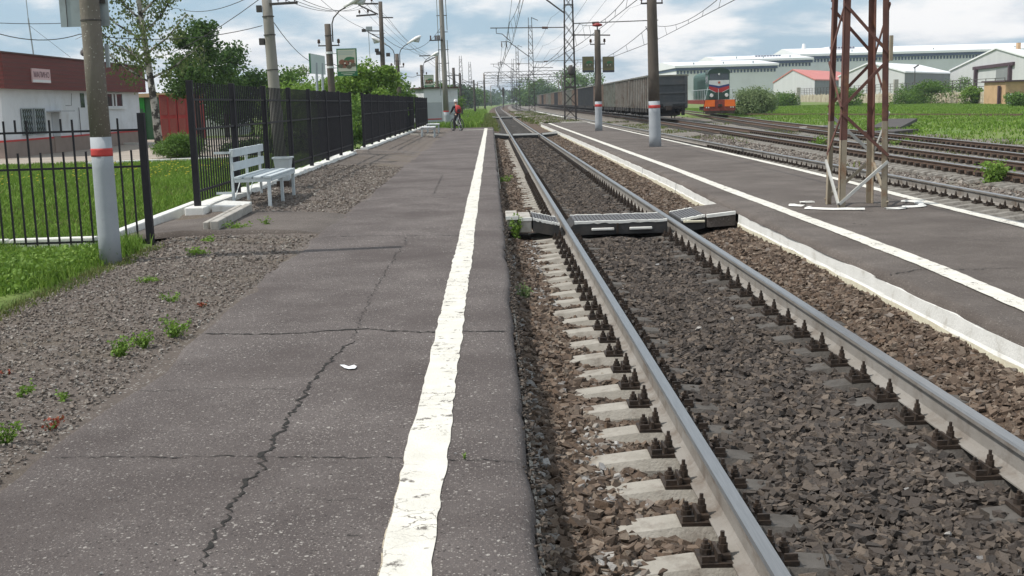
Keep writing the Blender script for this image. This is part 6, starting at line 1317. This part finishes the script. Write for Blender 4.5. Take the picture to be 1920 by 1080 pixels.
fr = MB(); BBk, HT, ST = (0, -.05, .30), (0, .36, .80), (0, -.20, .78)
for a, b, r_ in ((BBk, HT, .02), (ST, HT, .017), (BBk, (0, -.24, .92), .016), (BBk, (0, -.52, .34), .012), (ST, (0, -.52, .34), .010), ((0, .35, .86), (0, .40, .66), .02)): fr.tube([a, b], r_, 8)
fr.build('frame', 'bike_white', bk); fk = MB()
for s in (-1, 1): fk.tube([(s*.02, .40, .67), (s*.05, .42, .60), (s*.05, .52, .34)], .014, 6)
tag(fk.build('fork', 'cloth_black', bk), kind='stuff'); MB().tube([(-.30, .30, .97), (-.12, .36, .98), (0, .36, .97), (.12, .36, .98), (.30, .30, .97)], .014, 6).build('handlebar', 'cloth_black', bk); MB().tube([(0, .35, .85), (0, .37, .98)], .016, 6).build('stem', 'cloth_black', bk)
MB().tube([(0, -.40, .95), (0, -.30, .965), (0, -.12, .96), (0, -.04, .95)], [.04, .075, .035, .02], 8).build('saddle', 'cloth_black', bk, smooth=True); MB().tube([(-.07, -.05, .30), (.07, -.05, .30)], .05, 10).build('crank', 'mast_grey', bk)
def skin_obj(name, J, E, mname, parent, sub=2):
    """continuous body grown over a skeleton of joints"""
    me = bpy.data.meshes.new(name); me.from_pydata([j[:3] for j in J], E, []); me.materials.append(MAT[mname]); o = link(bpy.data.objects.new(name, me), parent)
    m_ = o.modifiers.new('skin', 'SKIN'); m_.use_smooth_shade = True; L_ = me.skin_vertices[0].data
    for i, j in enumerate(J): L_[i].radius = (j[3], j[4] if len(j) > 4 else j[3]); L_[i].use_root = (i == 0)
    s_ = o.modifiers.new('sub', 'SUBSURF'); s_.levels = sub; s_.render_levels = sub; return o
pe = thing('person', 'cyclist in dark clothes and helmet standing astride a bicycle', 'person', (BX, BY, .01), HEAD, None, True)
JB = [(0, -.10, .93, .105, .09), (0, -.06, 1.12, .10, .08), (0, .0, 1.30, .125, .09), (0, .03, 1.42, .095, .075), (0, .05, 1.50, .05, .05), (0, .08, 1.60, .078, .088), (0, .09, 1.69, .07, .075),
      (-.19, .02, 1.39, .058), (-.26, .10, 1.16, .045), (-.28, .27, 1.02, .034), (.19, .02, 1.39, .058), (.26, .10, 1.16, .045), (.28, .27, 1.02, .034),
      (-.10, -.08, .86, .09), (-.19, -.02, .50, .062), (-.25, -.08, .10, .042), (.10, -.08, .86, .09), (.19, -.0, .50, .062), (.25, -.06, .10, .042)]
EB = [(0, 1), (1, 2), (2, 3), (3, 4), (4, 5), (5, 6), (3, 7), (7, 8), (8, 9), (3, 10), (10, 11), (11, 12), (0, 13), (13, 14), (14, 15), (0, 16), (16, 17), (17, 18)]
body = skin_obj('body', JB, EB, 'skin', pe)
sc_ = 1.12
def grow(idx, edges, k, add=.022): return [tuple(JB[i][:3])+tuple(r_+add for r_ in JB[i][3:]) for i in idx], edges
J, E_ = grow([0, 1, 2, 3, 7, 8, 9, 10, 11, 12], [(0, 1), (1, 2), (2, 3), (3, 4), (4, 5), (5, 6), (3, 7), (7, 8), (8, 9)], 1); J[0] = (0, -.10, .86, .15, .135); J[6] = (-.278, .24, 1.04, .04); J[9] = (.278, .24, 1.04, .04); skin_obj('jacket', J, E_, 'cloth_black', pe)
J, E_ = grow([0, 13, 14, 15, 16, 17, 18], [(0, 1), (1, 2), (2, 3), (0, 4), (4, 5), (5, 6)], 1, .018); skin_obj('trousers', J, E_, 'cloth_black', pe)
for s in (-1, 1):
    skin_obj('shoe', [(s*.25, -.10, .05, .045, .05), (s*.26, .02, .045, .045, .045), (s*.265, .13, .035, .038, .035)], [(0, 1), (1, 2)], 'cloth_black', pe)
    hb = (s*.285, .30, 1.0); J = [(*hb, .030, .022)]; E_ = []
    for f, (dx, ln) in enumerate(((-.028, .032), (-.010, .036), (.010, .034), (.028, .028))):
        b0 = len(J); J += [(hb[0]+dx, hb[1]+.03, hb[2]+.005, .0095), (hb[0]+dx, hb[1]+.03+ln*.6, hb[2]-.012, .009), (hb[0]+dx, hb[1]+.02+ln*.4, hb[2]-.04, .008)]; E_ += [(0, b0), (b0, b0+1), (b0+1, b0+2)]
    b0 = len(J); J += [(hb[0]-s*.035, hb[1]+.0, hb[2]-.01, .010), (hb[0]-s*.045, hb[1]+.025, hb[2]-.03, .009)]; E_ += [(0, b0), (b0, b0+1)]; skin_obj('hand', J, E_, 'cloth_grey', pe, 1)
hm = MB(); n = 14
for r_, z in ((.118, 1.66), (.124, 1.70), (.118, 1.75), (.09, 1.80), (.05, 1.825), (.01, 1.83)):
    for k in range(n): a = 2*math.pi*k/n; hm.v.append((r_*.92*math.cos(a), .08+r_*1.22*math.sin(a), z+.01*math.sin(a)))
for i in range(5):
    for k in range(n): hm.f.append((i*n+k, i*n+(k+1) % n, (i+1)*n+(k+1) % n, (i+1)*n+k)); hm.m.append(1 if (k % 4 == 1 and 1 < i < 4) else 0)
hm.f.append(tuple(range(n))[::-1]); hm.m.append(1); hm.build('helmet', ['helmet_white', 'cloth_black'], pe, smooth=True)
fc = [(0, .172, 1.61), ]
MB().tube([(0, .165, 1.635), (0, .19, 1.60), (0, .168, 1.59)], [.008, .014, .008], 6).build('nose', 'skin', pe, smooth=True)
for s in (-1, 1): MB().tube([(s*.085, .08, 1.585), (s*.093, .075, 1.61), (s*.088, .07, 1.635)], [.012, .02, .012], 6).build('ear', 'skin', pe, smooth=True); MB().tube([(s*.03, .158, 1.635), (s*.03, .166, 1.635)], [.013, .010], 8).build('eye', 'cloth_black', pe)
MB().bar((-.025, .163, 1.565), (.025, .163, 1.565), .008, .008).build('mouth', 'pack_red', pe)
bp = thing('backpack', 'red backpack worn by the cyclist', 'backpack', (BX, BY, 1.0), HEAD, None, True)
mb = MB(); prof = [(.02, -.16, .10), (.06, -.20, .15), (.2, -.215, .17), (.36, -.18, .16), (.46, -.12, .12), (.50, -.08, .05)]
n = 16
for z, cy, w in prof:
    for k in range(n): a = 2*math.pi*k/n; c_, s_ = math.cos(a), math.sin(a); mb.v.append((w*math.copysign(abs(c_)**.6, c_), cy-.03+.09*math.copysign(abs(s_)**.6, s_)*w/.15, z))
for i in range(len(prof)-1):
    for k in range(n): mb.f.append((i*n+k, i*n+(k+1) % n, (i+1)*n+(k+1) % n, (i+1)*n+k)); mb.m.append(0)
mb.f += [tuple(range(n))[::-1], tuple((len(prof)-1)*n+k for k in range(n))]; mb.m += [0, 0]; mb.build('pack_body', 'pack_red', bp, smooth=True)
MB().box(-.11, .11, -.345, -.30, .08, .26).build('pocket', 'cloth_black', bp, bevel=.02)
for s in (-1, 1): MB().tube([(s*.10, -.1, .42), (s*.12, .06, .44), (s*.13, .12, .30), (s*.12, -.04, .08)], .016, 6).build('strap', 'cloth_black', bp)
# ------------------------------------------------------------------ marker posts on the bank
for px, py, lab in ((878, 228, 'small black marker post on the grass bank next to the cyclist'), (898, 214, 'smaller black marker post farther along the grass bank')):
    p = P(px, py, -.3); MB().tube([p-Vector((0, 0, .1)), p+Vector((0, 0, .55)), p+Vector((0, 0, .6))], [.09, .09, .05], 8).solo('marker_post', 'mast_grey', lab, 'post')
# ------------------------------------------------------------------ light summer haze
hm_ = bpy.data.materials.new('haze'); hm_.use_nodes = True; t_ = hm_.node_tree; t_.nodes.clear()
pv = N(t_, 'ShaderNodeVolumePrincipled'); pv.inputs['Color'].default_value = (.80, .88, 1, 1); pv.inputs['Density'].default_value = .00024; pv.inputs['Anisotropy'].default_value = .2
L(t_, pv.outputs[0], N(t_, 'ShaderNodeOutputMaterial').inputs['Volume']); MAT['haze'] = hm_
hz_ = MB().box(-3050, 3050, -45, 4550, -2.5, 32).build('haze', 'haze'); tag(hz_, 'thin pale summer haze filling the air over the station', 'haze', kind='stuff')
